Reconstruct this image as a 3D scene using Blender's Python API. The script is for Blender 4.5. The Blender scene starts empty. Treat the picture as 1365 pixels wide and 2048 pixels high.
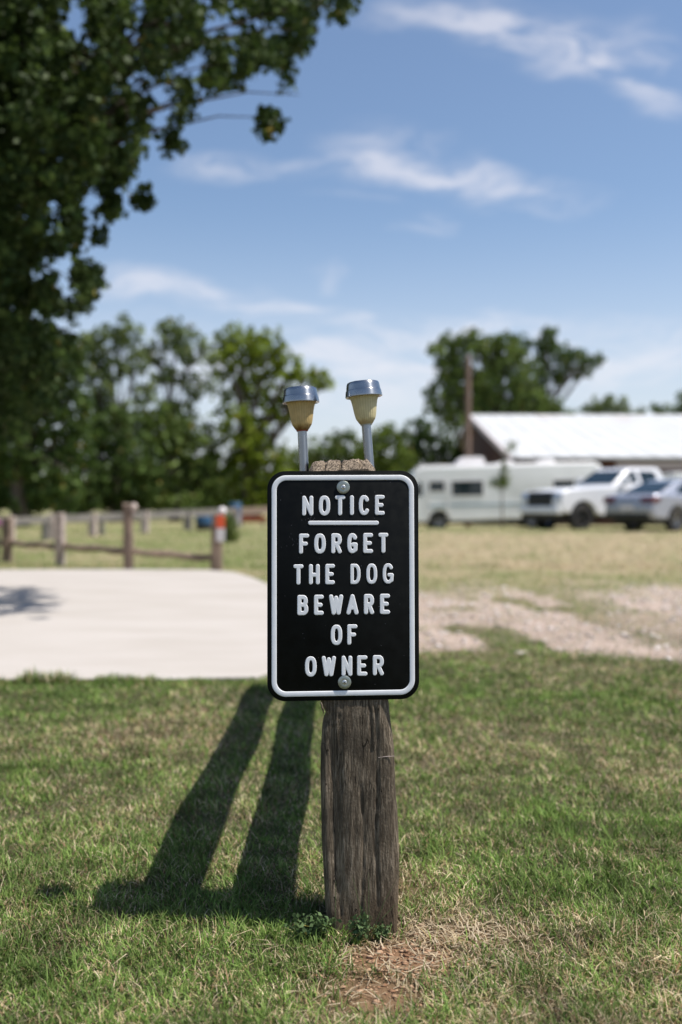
import bpy, bmesh, math, random
import numpy as np
from mathutils import Vector, Matrix, noise as mnoise

random.seed(7)
rng = np.random.default_rng(7)
SC = bpy.context.scene
COL = SC.collection
R = math.radians

# ------------------------------------------------------------------ camera
F = 1991.0            # focal length in photo pixels (35 mm lens, 36 mm tall frame)
CX, HY, CZ = 682.5, 1005.0, 0.875


def P(px, py, d):
    """world point seen at photo pixel (px, py) at distance d in front of the camera"""
    return Vector(((px - CX) / F * d, d, CZ - (py - HY) / F * d))


cam_data = bpy.data.cameras.new('camera')
cam = bpy.data.objects.new('camera', cam_data)
COL.objects.link(cam)
cam.location = (0, 0, CZ)
cam.rotation_euler = (R(90), 0, 0)
cam_data.sensor_fit = 'VERTICAL'
cam_data.sensor_height = 36.0
cam_data.sensor_width = 24.0
cam_data.lens = 35.0
cam_data.shift_y = -(1024 - HY) / 2048.0
cam_data.clip_start = 0.05
cam_data.clip_end = 3000.0
cam_data.dof.use_dof = True
cam_data.dof.focus_distance = 2.04
cam_data.dof.aperture_fstop = 1.95
SC.camera = cam

# ------------------------------------------------------------------ light
SUN_EL = R(63.0)
SUN_DIR = Vector((0.9935 * math.cos(SUN_EL), -0.114 * math.cos(SUN_EL), math.sin(SUN_EL)))
sun_data = bpy.data.lights.new('sun', 'SUN')
sun_data.energy = 4.9
sun_data.angle = R(0.53)
sun_data.color = (1.0, 0.955, 0.89)
sun = bpy.data.objects.new('sun', sun_data)
COL.objects.link(sun)
sun.location = (6, -2, 12)
sun.rotation_euler = SUN_DIR.to_track_quat('Z', 'Y').to_euler()

SC.view_settings.view_transform = 'Standard'
SC.view_settings.look = 'None'
SC.view_settings.gamma = 1.0
SC.view_settings.exposure = 0.46
SC.view_settings.use_curve_mapping = False
SC.cycles.use_denoising = True
SC.cycles.max_bounces = 6
SC.cycles.transparent_max_bounces = 6
SC.cycles.caustics_reflective = False
SC.cycles.caustics_refractive = False

# ------------------------------------------------------------------ node helpers


class NT:
    def __init__(self, tree):
        self.t = tree
        self.t.nodes.clear()

    def n(self, kind, **kw):
        nd = self.t.nodes.new(kind)
        for k, v in kw.items():
            setattr(nd, k, v)
        return nd

    def l(self, a, b):
        self.t.links.new(a, b)

    def math(self, op, a, b=None, c=None, clamp=False):
        nd = self.n('ShaderNodeMath', operation=op, use_clamp=clamp)
        for i, v in enumerate((a, b, c)):
            if v is None:
                continue
            if isinstance(v, (int, float)):
                nd.inputs[i].default_value = v
            else:
                self.l(v, nd.inputs[i])
        return nd.outputs[0]

    def mix(self, fac, a, b, mode='MIX'):
        nd = self.n('ShaderNodeMix', data_type='RGBA', blend_type=mode)
        for sock, v in ((nd.inputs[0], fac), (nd.inputs[6], a), (nd.inputs[7], b)):
            if isinstance(v, (int, float)):
                sock.default_value = v
            elif isinstance(v, tuple):
                sock.default_value = (v[0], v[1], v[2], 1)
            else:
                self.l(v, sock)
        return nd.outputs[2]

    def noise(self, vec, scale, detail=4, rough=0.55, dist=0.0):
        nd = self.n('ShaderNodeTexNoise')
        nd.inputs['Scale'].default_value = scale
        nd.inputs['Detail'].default_value = detail
        nd.inputs['Roughness'].default_value = rough
        nd.inputs['Distortion'].default_value = dist
        if vec is not None:
            self.l(vec, nd.inputs['Vector'])
        return nd.outputs[0]

    def rng(self, v, a, b, c=0.0, d=1.0, smooth=True):
        nd = self.n('ShaderNodeMapRange')
        nd.interpolation_type = 'SMOOTHSTEP' if smooth else 'LINEAR'
        nd.clamp = True
        self.l(v, nd.inputs[0])
        for i, x in enumerate((a, b, c, d)):
            nd.inputs[1 + i].default_value = x
        return nd.outputs[0]

    def mapping(self, vec, loc=(0, 0, 0), rot=(0, 0, 0), scale=(1, 1, 1)):
        nd = self.n('ShaderNodeMapping')
        self.l(vec, nd.inputs[0])
        nd.inputs[1].default_value = loc
        nd.inputs[2].default_value = rot
        nd.inputs[3].default_value = scale
        return nd.outputs[0]


# ------------------------------------------------------------------ world: sky with thin clouds
world = bpy.data.worlds.new('World')
SC.world = world
world.use_nodes = True
w = NT(world.node_tree)
sky = w.n('ShaderNodeTexSky', sky_type='NISHITA')
sky.sun_disc = False
sky.sun_elevation = SUN_EL
sky.sun_rotation = math.atan2(SUN_DIR.x, SUN_DIR.y)
sky.altitude = 300
sky.air_density = 1.0
sky.dust_density = 1.0
sky.ozone_density = 2.0
tc = w.n('ShaderNodeTexCoord').outputs['Generated']
sep = w.n('ShaderNodeSeparateXYZ')
w.l(tc, sep.inputs[0])
dx, dy, dz = sep.outputs
front = w.rng(dy, 0.2, 0.45)
ysafe = w.math('MAXIMUM', dy, 0.1)
u = w.math('DIVIDE', dx, ysafe)
v = w.math('DIVIDE', dz, ysafe)
comb = w.n('ShaderNodeCombineXYZ')
w.l(u, comb.inputs[0])
w.l(v, comb.inputs[1])
uv = comb.outputs[0]
# warp so that the cloud edges fray
wn = w.n('ShaderNodeTexNoise')
wn.inputs['Scale'].default_value = 9.0
wn.inputs['Detail'].default_value = 5.0
w.l(w.mapping(uv, scale=(0.7, 1.6, 1)), wn.inputs['Vector'])
wsub = w.n('ShaderNodeVectorMath', operation='SUBTRACT')
w.l(wn.outputs['Color'], wsub.inputs[0])
wsub.inputs[1].default_value = (0.5, 0.5, 0.5)
wmul = w.n('ShaderNodeVectorMath', operation='MULTIPLY')
w.l(wsub.outputs[0], wmul.inputs[0])
wmul.inputs[1].default_value = (0.17, 0.085, 0)
wadd = w.n('ShaderNodeVectorMath', operation='ADD')
w.l(uv, wadd.inputs[0])
w.l(wmul.outputs[0], wadd.inputs[1])
uvw = wadd.outputs[0]
CLOUDS = [  # px, py, rx, ry, tilt (deg, clockwise in the picture), strength
    (1090, 85, 270, 90, 10, .75), (1180, 150, 250, 56, 20, .75), (860, 45, 230, 46, 3, .5), (1290, 110, 170, 90, 16, .5), (1000, 60, 260, 50, 0, .4), (1350, 190, 120, 50, 5, .4),
    (780, 300, 230, 60, 8, .6), (910, 352, 290, 50, 9, 1.0), (1090, 385, 200, 36, 6, .5), (430, 340, 160, 38, 3, .75), (720, 340, 160, 44, 4, .45),
    (570, 350, 140, 32, 2, .5), (835, 460, 80, 38, -10, .7), (290, 560, 160, 52, 0, .75), (450, 585, 230, 50, 9, .85), (590, 606, 130, 30, 2, .5),
    (655, 545, 50, 30, 0, .5), (795, 634, 150, 46, 0, 1.1), (930, 642, 150, 54, 0, 1.0), (700, 400, 120, 20, 0, .25), (930, 415, 120, 20, 0, .3),
    (1250, 720, 400, 130, 8, 1.0), (760, 740, 420, 160, 0, 1.0), (330, 720, 400, 140, 0, .8), (1050, 650, 260, 60, 0, .35),
]
total = None
for (px, py, rx, ry, tilt, st) in CLOUDS:
    cu, cv = (px - CX) / F, (HY - py) / F
    off = w.n('ShaderNodeVectorMath', operation='SUBTRACT')
    w.l(uvw, off.inputs[0])
    off.inputs[1].default_value = (cu, cv, 0)
    m = w.mapping(off.outputs[0], rot=(0, 0, R(tilt)))
    sc_ = w.n('ShaderNodeVectorMath', operation='MULTIPLY')
    w.l(m, sc_.inputs[0])
    sc_.inputs[1].default_value = (F / rx, F / ry, 0)
    ln = w.n('ShaderNodeVectorMath', operation='LENGTH')
    w.l(sc_.outputs[0], ln.inputs[0])
    g = w.rng(ln.outputs['Value'], 1.0, 0.0, 0.0, st)
    total = g if total is None else w.math('ADD', total, g)
placed = w.math('MULTIPLY', total, front)
# same kind of thin streaks over the rest of the sky
zs = w.math('MAXIMUM', dz, 0.06)
cg = w.n('ShaderNodeCombineXYZ')
w.l(w.math('DIVIDE', dx, zs), cg.inputs[0])
w.l(w.math('DIVIDE', dy, zs), cg.inputs[1])
gen = w.rng(w.noise(w.mapping(cg.outputs[0], scale=(0.5, 0.9, 1)), 1.1, 6, 0.55, 0.4), 0.56, 0.78, 0.0, 0.8)
outside = w.math('MAXIMUM', w.math('SUBTRACT', 1.0, front), w.math('MAXIMUM', w.rng(w.math('ABSOLUTE', u), 0.42, 0.7), w.rng(v, 0.6, 0.9)))
gen = w.math('MULTIPLY', w.math('MULTIPLY', gen, outside), w.rng(dz, 0.0, 0.1))
streak = w.noise(w.mapping(uvw, rot=(0, 0, R(8)), scale=(0.6, 2.0, 1)), 14.0, 7, 0.65, 0.3)
streak = w.rng(streak, 0.36, 0.70, 0.05, 1.35)
cm = w.math('ADD', w.math('MULTIPLY', placed, streak), gen, clamp=True)
cm = w.math('MULTIPLY', cm, 0.54)
skyc = w.n('ShaderNodeHueSaturation')
skyc.inputs['Saturation'].default_value = 1.0
skyc.inputs['Hue'].default_value = 0.5
w.l(sky.outputs[0], skyc.inputs['Color'])
hz_ = w.rng(dz, 0.30, 0.0, 0.0, 0.62)
airc = w.mix(hz_, skyc.outputs[0], (5.6, 5.75, 6.4))
mixc = w.mix(cm, airc, (6.6, 6.45, 6.8))
bg = w.n('ShaderNodeBackground')
bg.inputs['Strength'].default_value = 0.104
w.l(mixc, bg.inputs['Color'])
wo = w.n('ShaderNodeOutputWorld')
w.l(bg.outputs[0], wo.inputs[0])

# ------------------------------------------------------------------ materials


def new_mat(name):
    m = bpy.data.materials.new(name)
    m.use_nodes = True
    return m, NT(m.node_tree)


def finish(nt, color, rough=0.6, metallic=0.0, bump=None, bump_str=0.3, bump_dist=0.01, spec=0.5, coat=0.0, transl=0.0):
    b = nt.n('ShaderNodeBsdfPrincipled')
    for sock, val in (('Base Color', color), ('Roughness', rough), ('Metallic', metallic), ('Specular IOR Level', spec), ('Coat Weight', coat)):
        if isinstance(val, (int, float)):
            b.inputs[sock].default_value = val
        elif isinstance(val, tuple):
            b.inputs[sock].default_value = (val[0], val[1], val[2], 1)
        else:
            nt.l(val, b.inputs[sock])
    if bump is not None:
        bn = nt.n('ShaderNodeBump')
        bn.inputs['Strength'].default_value = bump_str
        bn.inputs['Distance'].default_value = bump_dist
        nt.l(bump, bn.inputs['Height'])
        nt.l(bn.outputs[0], b.inputs['Normal'])
    out = nt.n('ShaderNodeOutputMaterial')
    res = b.outputs[0]
    if transl > 0:
        tr = nt.n('ShaderNodeBsdfTranslucent')
        if isinstance(color, tuple):
            tr.inputs[0].default_value = (color[0], color[1], color[2], 1)
        else:
            nt.l(color, tr.inputs[0])
        mx = nt.n('ShaderNodeMixShader')
        mx.inputs[0].default_value = transl
        nt.l(res, mx.inputs[1])
        nt.l(tr.outputs[0], mx.inputs[2])
        res = mx.outputs[0]
    nt.l(res, out.inputs[0])


def simple(name, c, rough=0.5, metallic=0.0, var=0.15, scale=8.0, bump=0.0, bdist=0.005, spec=0.5, coat=0.0, dirt=None):
    m, nt = new_mat(name)
    oc = nt.n('ShaderNodeTexCoord').outputs['Object']
    n = nt.noise(oc, scale, 5, 0.6)
    lo = tuple(x * (1 - var) for x in c)
    hi = tuple(min(1, x * (1 + var)) for x in c)
    col = nt.mix(nt.rng(n, 0.3, 0.7), lo, hi)
    if dirt:
        col = nt.mix(nt.rng(nt.noise(oc, scale * .35, 6, 0.65), 0.5, 0.75, 0, dirt[3]), col, dirt[:3])
    rr = nt.rng(n, 0.2, 0.8, max(0.02, rough - .08), min(1, rough + .08))
    finish(nt, col, rr, metallic, n if bump else None, bump, bdist, spec, coat)
    return m


def attr_mat(name, rough=0.6, transl=0.0, spec=0.3):
    m, nt = new_mat(name)
    a = nt.n('ShaderNodeAttribute')
    a.attribute_name = 'Col'
    finish(nt, a.outputs['Color'], rough, spec=spec, transl=transl)
    return m


M = {}
M['black_paint'] = simple('black_paint', (0.005, 0.0055, 0.005), 0.45, var=0.25, scale=40, spec=0.12)
M['white_paint'] = simple('white_enamel', (0.90, 0.90, 0.905), 0.45, var=0.03, scale=60)
M['zinc'] = simple('zinc_washer', (0.36, 0.38, 0.33), 0.4, 0.9, var=0.15, scale=90)
M['screw'] = simple('screw_steel', (0.7, 0.7, 0.68), 0.35, 0.8, var=0.1, scale=90)
M['dark_slot'] = simple('slot_dark', (0.02, 0.02, 0.02), 0.8)
M['rv_white'] = simple('rv_white', (0.86, 0.86, 0.855), 0.35, var=0.03, scale=1.5, dirt=(0.6, 0.58, 0.54, .3))
M['rv_roof'] = simple('rv_roof', (0.80, 0.77, 0.76), 0.5, var=0.05, scale=2)
M['rv_stripe'] = simple('rv_stripe', (0.36, 0.43, 0.47), 0.4, var=0.1, scale=3)
M['truck_white'] = simple('truck_white', (0.78, 0.78, 0.80), 0.22, var=0.02, scale=2, coat=0.6)
M['silver'] = simple('silver_paint', (0.36, 0.38, 0.44), 0.28, 0.35, var=0.04, scale=3, coat=0.5)
M['glass'] = simple('dark_glass', (0.010, 0.022, 0.028), 0.05, var=0.1, spec=0.6)
M['rubber'] = simple('rubber', (0.022, 0.021, 0.021), 0.8, var=0.25, scale=12, dirt=(0.10, 0.08, 0.06, .4))
M['rim'] = simple('rim_alloy', (0.30, 0.30, 0.31), 0.3, 0.8, var=0.15)
M['rim_dark'] = simple('rim_dark', (0.06, 0.06, 0.06), 0.35, 0.6, var=0.15)
M['trim'] = simple('black_trim', (0.016, 0.017, 0.018), 0.5, var=0.2)
M['chrome'] = simple('chrome', (0.75, 0.75, 0.76), 0.12, 1.0, var=0.03)
M['lens_clear'] = simple('lens_clear', (0.55, 0.57, 0.60), 0.08, 0.3, var=0.1, coat=1.0)
M['lens_red'] = simple('lens_red', (0.10, 0.008, 0.008), 0.15, var=0.2, coat=0.6)
M['amber'] = simple('lens_amber', (0.55, 0.20, 0.05), 0.15, var=0.1)
M['barn_red'] = simple('barn_wood', (0.085, 0.031, 0.018), 0.85, var=0.35, scale=3, bump=.4)
M['barn_fascia'] = simple('barn_fascia', (0.52, 0.44, 0.43), 0.6, var=0.08, scale=2)
M['pole_wood'] = simple('pole_wood', (0.17, 0.115, 0.085), 0.85, var=0.25, scale=6, bump=.4)
M['fence_pale'] = simple('fence_pale', (0.44, 0.36, 0.325), 0.85, var=0.3, scale=9, bump=.5)
M['fence_grey'] = simple('fence_grey', (0.20, 0.145, 0.11), 0.85, var=0.3, scale=9, bump=.5)
M['fence_board'] = simple('fence_board', (0.17, 0.155, 0.14), 0.85, var=0.25, scale=5)
M['orange'] = simple('orange_sheet', (0.80, 0.11, 0.035), 0.5, var=0.08)
M['paper'] = simple('white_sheet', (0.72, 0.68, 0.69), 0.6, var=0.06)
M['bark'] = simple('bark', (0.11, 0.085, 0.065), 0.95, var=0.4, scale=10, bump=.8, bdist=.02)
M['blue'] = simple('blue_plastic', (0.018, 0.075, 0.16), 0.5, var=0.1)
M['greyplastic'] = simple('grey_plastic', (0.30, 0.29, 0.31), 0.6, var=0.1)
M['rust'] = simple('rust_red', (0.26, 0.055, 0.022), 0.7, var=0.3)
M['pink'] = simple('pink_petal', (0.42, 0.16, 0.33), 0.7, var=0.3)
M['leaf'] = attr_mat('leaf', 0.6, 0.30, 0.18)
M['blade'] = attr_mat('grass_blade', 0.6, 0.20, 0.2)
M['stone'] = attr_mat('stone', 0.9, 0.0, 0.2)

# barn roof: white metal with a few rusty smears
m, nt = new_mat('barn_roof_metal')
oc = nt.n('ShaderNodeTexCoord').outputs['Object']
col = nt.mix(nt.rng(nt.noise(oc, .6, 4), .3, .7), (0.52, 0.52, 0.515), (0.58, 0.58, 0.57))
for (sx, sy, a, bb) in ((13.6, 65.2, 1.3, 1.6), (18.2, 64.6, 1.5, 2.0), (23.8, 65.0, 1.2, 1.8)):
    sub = nt.n('ShaderNodeVectorMath', operation='SUBTRACT')
    nt.l(oc, sub.inputs[0])
    sub.inputs[1].default_value = (sx, sy, 0)
    mu = nt.n('ShaderNodeVectorMath', operation='MULTIPLY')
    nt.l(sub.outputs[0], mu.inputs[0])
    mu.inputs[1].default_value = (1 / a, 1 / bb, 0)
    le = nt.n('ShaderNodeVectorMath', operation='LENGTH')
    nt.l(mu.outputs[0], le.inputs[0])
    f = nt.math('MULTIPLY', nt.rng(le.outputs['Value'], 1.0, 0.2, 0, .8), nt.rng(nt.noise(oc, 1.2, 5), .4, .6))
    col = nt.mix(f, col, (0.42, 0.30, 0.24))
finish(nt, col, 0.45)
M['barn_roof'] = m

# weathered post wood: vertical grain, cracks, grey-brown
m, nt = new_mat('weathered_wood')
oc = nt.n('ShaderNodeTexCoord').outputs['Object']
st = nt.mapping(oc, scale=(1, 1, 0.06))
fine = nt.noise(st, 300, 6, 0.75, 0.2)
mid = nt.noise(nt.mapping(oc, scale=(1, 1, .10)), 70, 6, 0.65, 0.8)
blot = nt.noise(oc, 9, 5, 0.6)
pit = nt.noise(nt.mapping(oc, scale=(1, 1, .4)), 420, 3, .6)
col = nt.mix(nt.rng(mid, .3, .72), (0.048, 0.036, 0.024), (0.155, 0.118, 0.080))
col = nt.mix(nt.rng(fine, .44, .66, 0, .85), col, (0.34, 0.275, 0.20))
col = nt.mix(nt.rng(blot, .42, .66, 0, .75), col, (0.060, 0.047, 0.033))
sz = nt.n('ShaderNodeSeparateXYZ')
nt.l(oc, sz.inputs[0])
earth = nt.math('MULTIPLY', nt.rng(sz.outputs[2], .15, .0, 0, .40), nt.rng(blot, .3, .6, .4, 1))
col = nt.mix(earth, col, (0.14, 0.088, 0.048))
crk = nt.noise(nt.mapping(oc, scale=(1, 1, 0.02)), 46, 3, .5, .8)
crack = nt.rng(nt.math('ABSOLUTE', nt.math('SUBTRACT', crk, .5)), 0.0, .007, 1, 0)
col = nt.mix(nt.math('MULTIPLY', crack, .8), col, (0.012, 0.009, 0.007))
endg = nt.n('ShaderNodeNewGeometry')
sn = nt.n('ShaderNodeSeparateXYZ')
nt.l(endg.outputs['Normal'], sn.inputs[0])
up = nt.rng(sn.outputs[2], .3, .6)
eg = nt.noise(oc, 300, 4, .7)
col = nt.mix(up, col, nt.mix(nt.rng(eg, .38, .62), (0.035, 0.026, 0.019), (0.36, 0.285, 0.21)))
h = nt.math('ADD', nt.math('MULTIPLY', fine, .55), nt.math('MULTIPLY', mid, .8))
h = nt.math('ADD', h, nt.math('MULTIPLY', pit, .5))
h = nt.math('SUBTRACT', h, nt.math('MULTIPLY', crack, 1.2))
finish(nt, col, 0.85, bump=h, bump_str=0.9, bump_dist=0.0045, spec=.2)
M['wood'] = m

# brushed steel of the lamps
m, nt = new_mat('brushed_steel')
oc = nt.n('ShaderNodeTexCoord').outputs['Object']
br = nt.noise(nt.mapping(oc, scale=(1, 1, 9)), 60, 4, .6)
n2 = nt.noise(oc, 35, 4, .6)
col = nt.mix(nt.rng(n2, .35, .7), (0.34, 0.35, 0.365), (0.41, 0.42, 0.435))
rr = nt.rng(n2, .3, .7, .24, .29)
finish(nt, col, rr, 1.0)
pb = [q for q in nt.t.nodes if q.type == 'BSDF_PRINCIPLED'][0]
pb.inputs['Anisotropic'].default_value = .8
pb.inputs['Anisotropic Rotation'].default_value = .25
tg = nt.n('ShaderNodeTangent', direction_type='RADIAL', axis='Z')
nt.l(tg.outputs[0], pb.inputs['Tangent'])
M['steel'] = m


def shade_mat(name, c, brown):
    m, nt = new_mat(name)
    oc = nt.n('ShaderNodeTexCoord').outputs['Object']
    s = nt.n('ShaderNodeSeparateXYZ')
    nt.l(oc, s.inputs[0])
    n = nt.noise(oc, 60, 4, .6)
    col = nt.mix(nt.rng(n, .3, .7), tuple(x * .86 for x in c), c)
    hgt = nt.math('ADD', s.outputs[2], nt.math('MULTIPLY', nt.math('SUBTRACT', n, .5), .02))
    col = nt.mix(nt.rng(hgt, .016, 0.0, 0, brown), col, (0.20, 0.085, 0.018))
    col = nt.mix(nt.rng(nt.noise(oc, 420, 1, .5), .76, .80, 0, .6), col, (0.12, 0.07, 0.03))
    b = nt.n('ShaderNodeBsdfPrincipled')
    nt.l(col, b.inputs['Base Color'])
    b.inputs['Roughness'].default_value = .38
    tr = nt.n('ShaderNodeBsdfTranslucent')
    nt.l(col, tr.inputs[0])
    mx = nt.n('ShaderNodeMixShader')
    mx.inputs[0].default_value = .35
    nt.l(b.outputs[0], mx.inputs[1])
    nt.l(tr.outputs[0], mx.inputs[2])
    o = nt.n('ShaderNodeOutputMaterial')
    nt.l(mx.outputs[0], o.inputs[0])
    return m


M['shade_a'] = shade_mat('yellowed_plastic_dark', (0.80, 0.60, 0.27), .95)
M['shade_b'] = shade_mat('yellowed_plastic', (0.88, 0.78, 0.46), .45)

# ground: soil under the grass, coverage comes with the mesh
m, nt = new_mat('ground_soil')
oc = nt.n('ShaderNodeTexCoord').outputs['Object']
att = nt.n('ShaderNodeAttribute')
att.attribute_name = 'Col'
n1 = nt.noise(oc, 2.2, 6, .6)
n2 = nt.noise(oc, 26, 6, .7)
n3 = nt.noise(oc, 160, 4, .7)
col = nt.mix(nt.rng(n2, .3, .7, 0, .5), att.outputs['Color'], nt.mix(1.0, att.outputs['Color'], (0.6, 0.6, 0.6), 'MULTIPLY'))
col = nt.mix(nt.rng(n3, .5, .75, 0, .45), col, nt.mix(1.0, att.outputs['Color'], (1.5, 1.42, 1.35), 'MULTIPLY'))
h = nt.math('ADD', n3, nt.math('MULTIPLY', n2, 2.0))
finish(nt, col, .95, bump=h, bump_str=.7, bump_dist=.012, spec=.1)
M['ground'] = m

m, nt = new_mat('pale_concrete')
oc = nt.n('ShaderNodeTexCoord').outputs['Object']
n1 = nt.noise(nt.mapping(oc, scale=(.5, 1.2, 1)), 1.6, 6, .6)
n2 = nt.noise(oc, 60, 4, .6)
col = nt.mix(nt.rng(n1, .3, .7), (0.375, 0.34, 0.305), (0.425, 0.39, 0.36))
col = nt.mix(nt.rng(n2, .4, .8, 0, .25), col, (0.36, 0.32, 0.29))
finish(nt, col, .85, bump=n2, bump_str=.25, bump_dist=.003)
M['concrete'] = m

# ------------------------------------------------------------------ object helpers


def tag(o, label=None, cat=None, group=None, kind=None):
    if label:
        o['label'] = label
    if cat:
        o['category'] = cat
    if group:
        o['group'] = group
    if kind:
        o['kind'] = kind
    return o


def empty(name, loc=(0, 0, 0), rot=(0, 0, 0)):
    o = bpy.data.objects.new(name, None)
    COL.objects.link(o)
    o.location = loc
    o.rotation_euler = rot
    o.empty_display_size = .2
    return o


def link(name, me, mat, parent=None):
    o = bpy.data.objects.new(name, me)
    COL.objects.link(o)
    if mat is not None and not me.materials:
        me.materials.append(mat)
    if parent is not None:
        o.parent = parent
    return o


def mesh_np(name, verts, faces, smooth=False, colors=None):
    """verts Nx3, faces: list of index tuples or MxK array"""
    me = bpy.data.meshes.new(name)
    verts = np.asarray(verts, dtype=np.float32)
    if isinstance(faces, np.ndarray):
        k = faces.shape[1]
        nf = len(faces)
        me.vertices.add(len(verts))
        me.vertices.foreach_set('co', verts.ravel())
        me.loops.add(nf * k)
        me.loops.foreach_set('vertex_index', faces.astype(np.int32).ravel())
        me.polygons.add(nf)
        me.polygons.foreach_set('loop_start', np.arange(0, nf * k, k, dtype=np.int32))
        me.update(calc_edges=True)
    else:
        me.from_pydata(verts.tolist(), [], faces)
    if colors is not None:
        a = me.attributes.new('Col', 'FLOAT_COLOR', 'POINT')
        c = np.ones((len(verts), 4), dtype=np.float32)
        c[:, :3] = colors
        a.data.foreach_set('color', c.ravel())
    if smooth:
        me.polygons.foreach_set('use_smooth', np.ones(len(me.polygons), dtype=bool))
    me.validate()
    me.update()
    return me


class MB:
    """collects simple shapes for one mesh"""

    def __init__(self):
        self.v, self.f = [], []

    def add(self, vs, fs):
        b = len(self.v)
        self.v += [tuple(x) for x in vs]
        self.f += [tuple(i + b for i in f) for f in fs]

    def box(self, a, b):
        (x0, y0, z0), (x1, y1, z1) = a, b
        self.add([(x0, y0, z0), (x1, y0, z0), (x1, y1, z0), (x0, y1, z0), (x0, y0, z1), (x1, y0, z1), (x1, y1, z1), (x0, y1, z1)],
                 [(0, 3, 2, 1), (4, 5, 6, 7), (0, 1, 5, 4), (1, 2, 6, 5), (2, 3, 7, 6), (3, 0, 4, 7)])

    def tube(self, pts, radii, n=10, caps=True, flat=1.0):
        pts = [Vector(p) for p in pts]
        rings = []
        for i, p in enumerate(pts):
            t = (pts[min(i + 1, len(pts) - 1)] - pts[max(i - 1, 0)]).normalized()
            ref = Vector((0, 0, 1)) if abs(t.z) < .9 else Vector((1, 0, 0))
            a = t.cross(ref).normalized()
            b = a.cross(t).normalized()
            r = radii[i] if isinstance(radii, (list, tuple)) else radii
            rings.append([p + a * (math.cos(2 * math.pi * k / n) * r) + b * (math.sin(2 * math.pi * k / n) * r * flat) for k in range(n)])
        vs = [q for ring in rings for q in ring]
        fs = []
        for i in range(len(rings) - 1):
            for k in range(n):
                k2 = (k + 1) % n
                fs.append((i * n + k, i * n + k2, (i + 1) * n + k2, (i + 1) * n + k))
        if caps:
            fs.append(tuple(range(n - 1, -1, -1)))
            fs.append(tuple((len(rings) - 1) * n + k for k in range(n)))
        self.add(vs, fs)

    def lathe(self, prof, n=48, fn=None):
        """prof: (r, z) list; fn(theta, i) radius factor"""
        vs, fs = [], []
        for i, (r, z) in enumerate(prof):
            for k in range(n):
                th = 2 * math.pi * k / n
                rr = r * (fn(th, i) if fn else 1)
                vs.append((rr * math.cos(th), rr * math.sin(th), z))
        for i in range(len(prof) - 1):
            for k in range(n):
                k2 = (k + 1) % n
                fs.append((i * n + k, i * n + k2, (i + 1) * n + k2, (i + 1) * n + k))
        self.add(vs, fs)

    def prism(self, poly, y0, y1):
        """closed polygon of (x, z) swept in y"""
        n = len(poly)
        vs = [(x, y0, z) for x, z in poly] + [(x, y1, z) for x, z in poly]
        fs = [tuple(range(n)), tuple(range(2 * n - 1, n - 1, -1))]
        for i in range(n):
            j = (i + 1) % n
            fs.append((i, i + n, j + n, j))
        self.add(vs, fs)

    def build(self, name, mat, parent=None, smooth=False, bevel=0.0, seg=2):
        me = bpy.data.meshes.new(name)
        me.from_pydata(self.v, [], self.f)
        bm = bmesh.new()
        bm.from_mesh(me)
        bmesh.ops.recalc_face_normals(bm, faces=bm.faces)
        bm.to_mesh(me)
        bm.free()
        if smooth:
            me.polygons.foreach_set('use_smooth', np.ones(len(me.polygons), dtype=bool))
            if smooth != 'all':
                me.set_sharp_from_angle(angle=R(40))
        o = link(name, me, mat, parent)
        if bevel:
            b = o.modifiers.new('bevel', 'BEVEL')
            b.width = bevel
            b.segments = seg
            b.limit_method = 'ANGLE'
            b.angle_limit = R(35)
            if not smooth:
                me.polygons.foreach_set('use_smooth', np.ones(len(me.polygons), dtype=bool))
                me.set_sharp_from_angle(angle=R(40))
        return o


def copy_tree(o, parent=None):
    c = o.copy()
    COL.objects.link(c)
    if parent is not None:
        c.parent = parent
    for ch in [x for x in list(COL.objects) if x.parent == o]:
        copy_tree(ch, c)
    return c


# numpy value noise
def vnoise(x, y, seed=0):
    xi, yi = np.floor(x).astype(np.int64), np.floor(y).astype(np.int64)
    xf, yf = x - xi, y - yi
    xf, yf = xf * xf * (3 - 2 * xf), yf * yf * (3 - 2 * yf)

    def hsh(a, b):
        n = (a * 374761393 + b * 668265263 + seed * 1442695041) & 0xffffffff
        n = ((n ^ (n >> 13)) * 1274126177) & 0xffffffff
        return ((n ^ (n >> 16)) & 0xffff) / 65535.0
    a, b, c, d = hsh(xi, yi), hsh(xi + 1, yi), hsh(xi, yi + 1), hsh(xi + 1, yi + 1)
    return (a * (1 - xf) + b * xf) * (1 - yf) + (c * (1 - xf) + d * xf) * yf


def fbm(x, y, seed=0, oct=4):
    s, a, t = 0, 1, 0
    for i in range(oct):
        s = s + a * vnoise(x * 2 ** i, y * 2 ** i, seed + i * 17)
        t += a
        a *= .55
    return s / t


def sstep(a, b, x):
    t = np.clip((x - a) / (b - a), 0, 1)
    return t * t * (3 - 2 * t)


# ------------------------------------------------------------------ terrain
def gz(x, y):
    x, y = np.asarray(x, float), np.asarray(y, float)
    z = -0.28 * sstep(33, 41, y) * sstep(-6, 3, x)
    z = z + .05 * sstep(25, 28.5, y) * sstep(33, 30, y) * sstep(4, 8, x)
    z = z + (fbm(x * 1.7, y * 1.7, 3, 3) - .5) * .035 * sstep(1.2, 2.0, y) * sstep(60, 20, y)
    return z


def gzf(x, y):
    return float(gz(np.array([x]), np.array([y]))[0])


PAD = [(-9.5, 4.86), (-3, 4.85), (-.9, 4.84), (-.42, 4.9), (-.28, 5.2), (-.3, 6.5), (-.36, 8.2), (-.6, 9.6), (-.80, 10.6), (-1.02, 11.4), (-1.32, 12.25),
       (-1.7, 12.62), (-2.4, 12.7), (-9.5, 12.66)]


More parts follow.
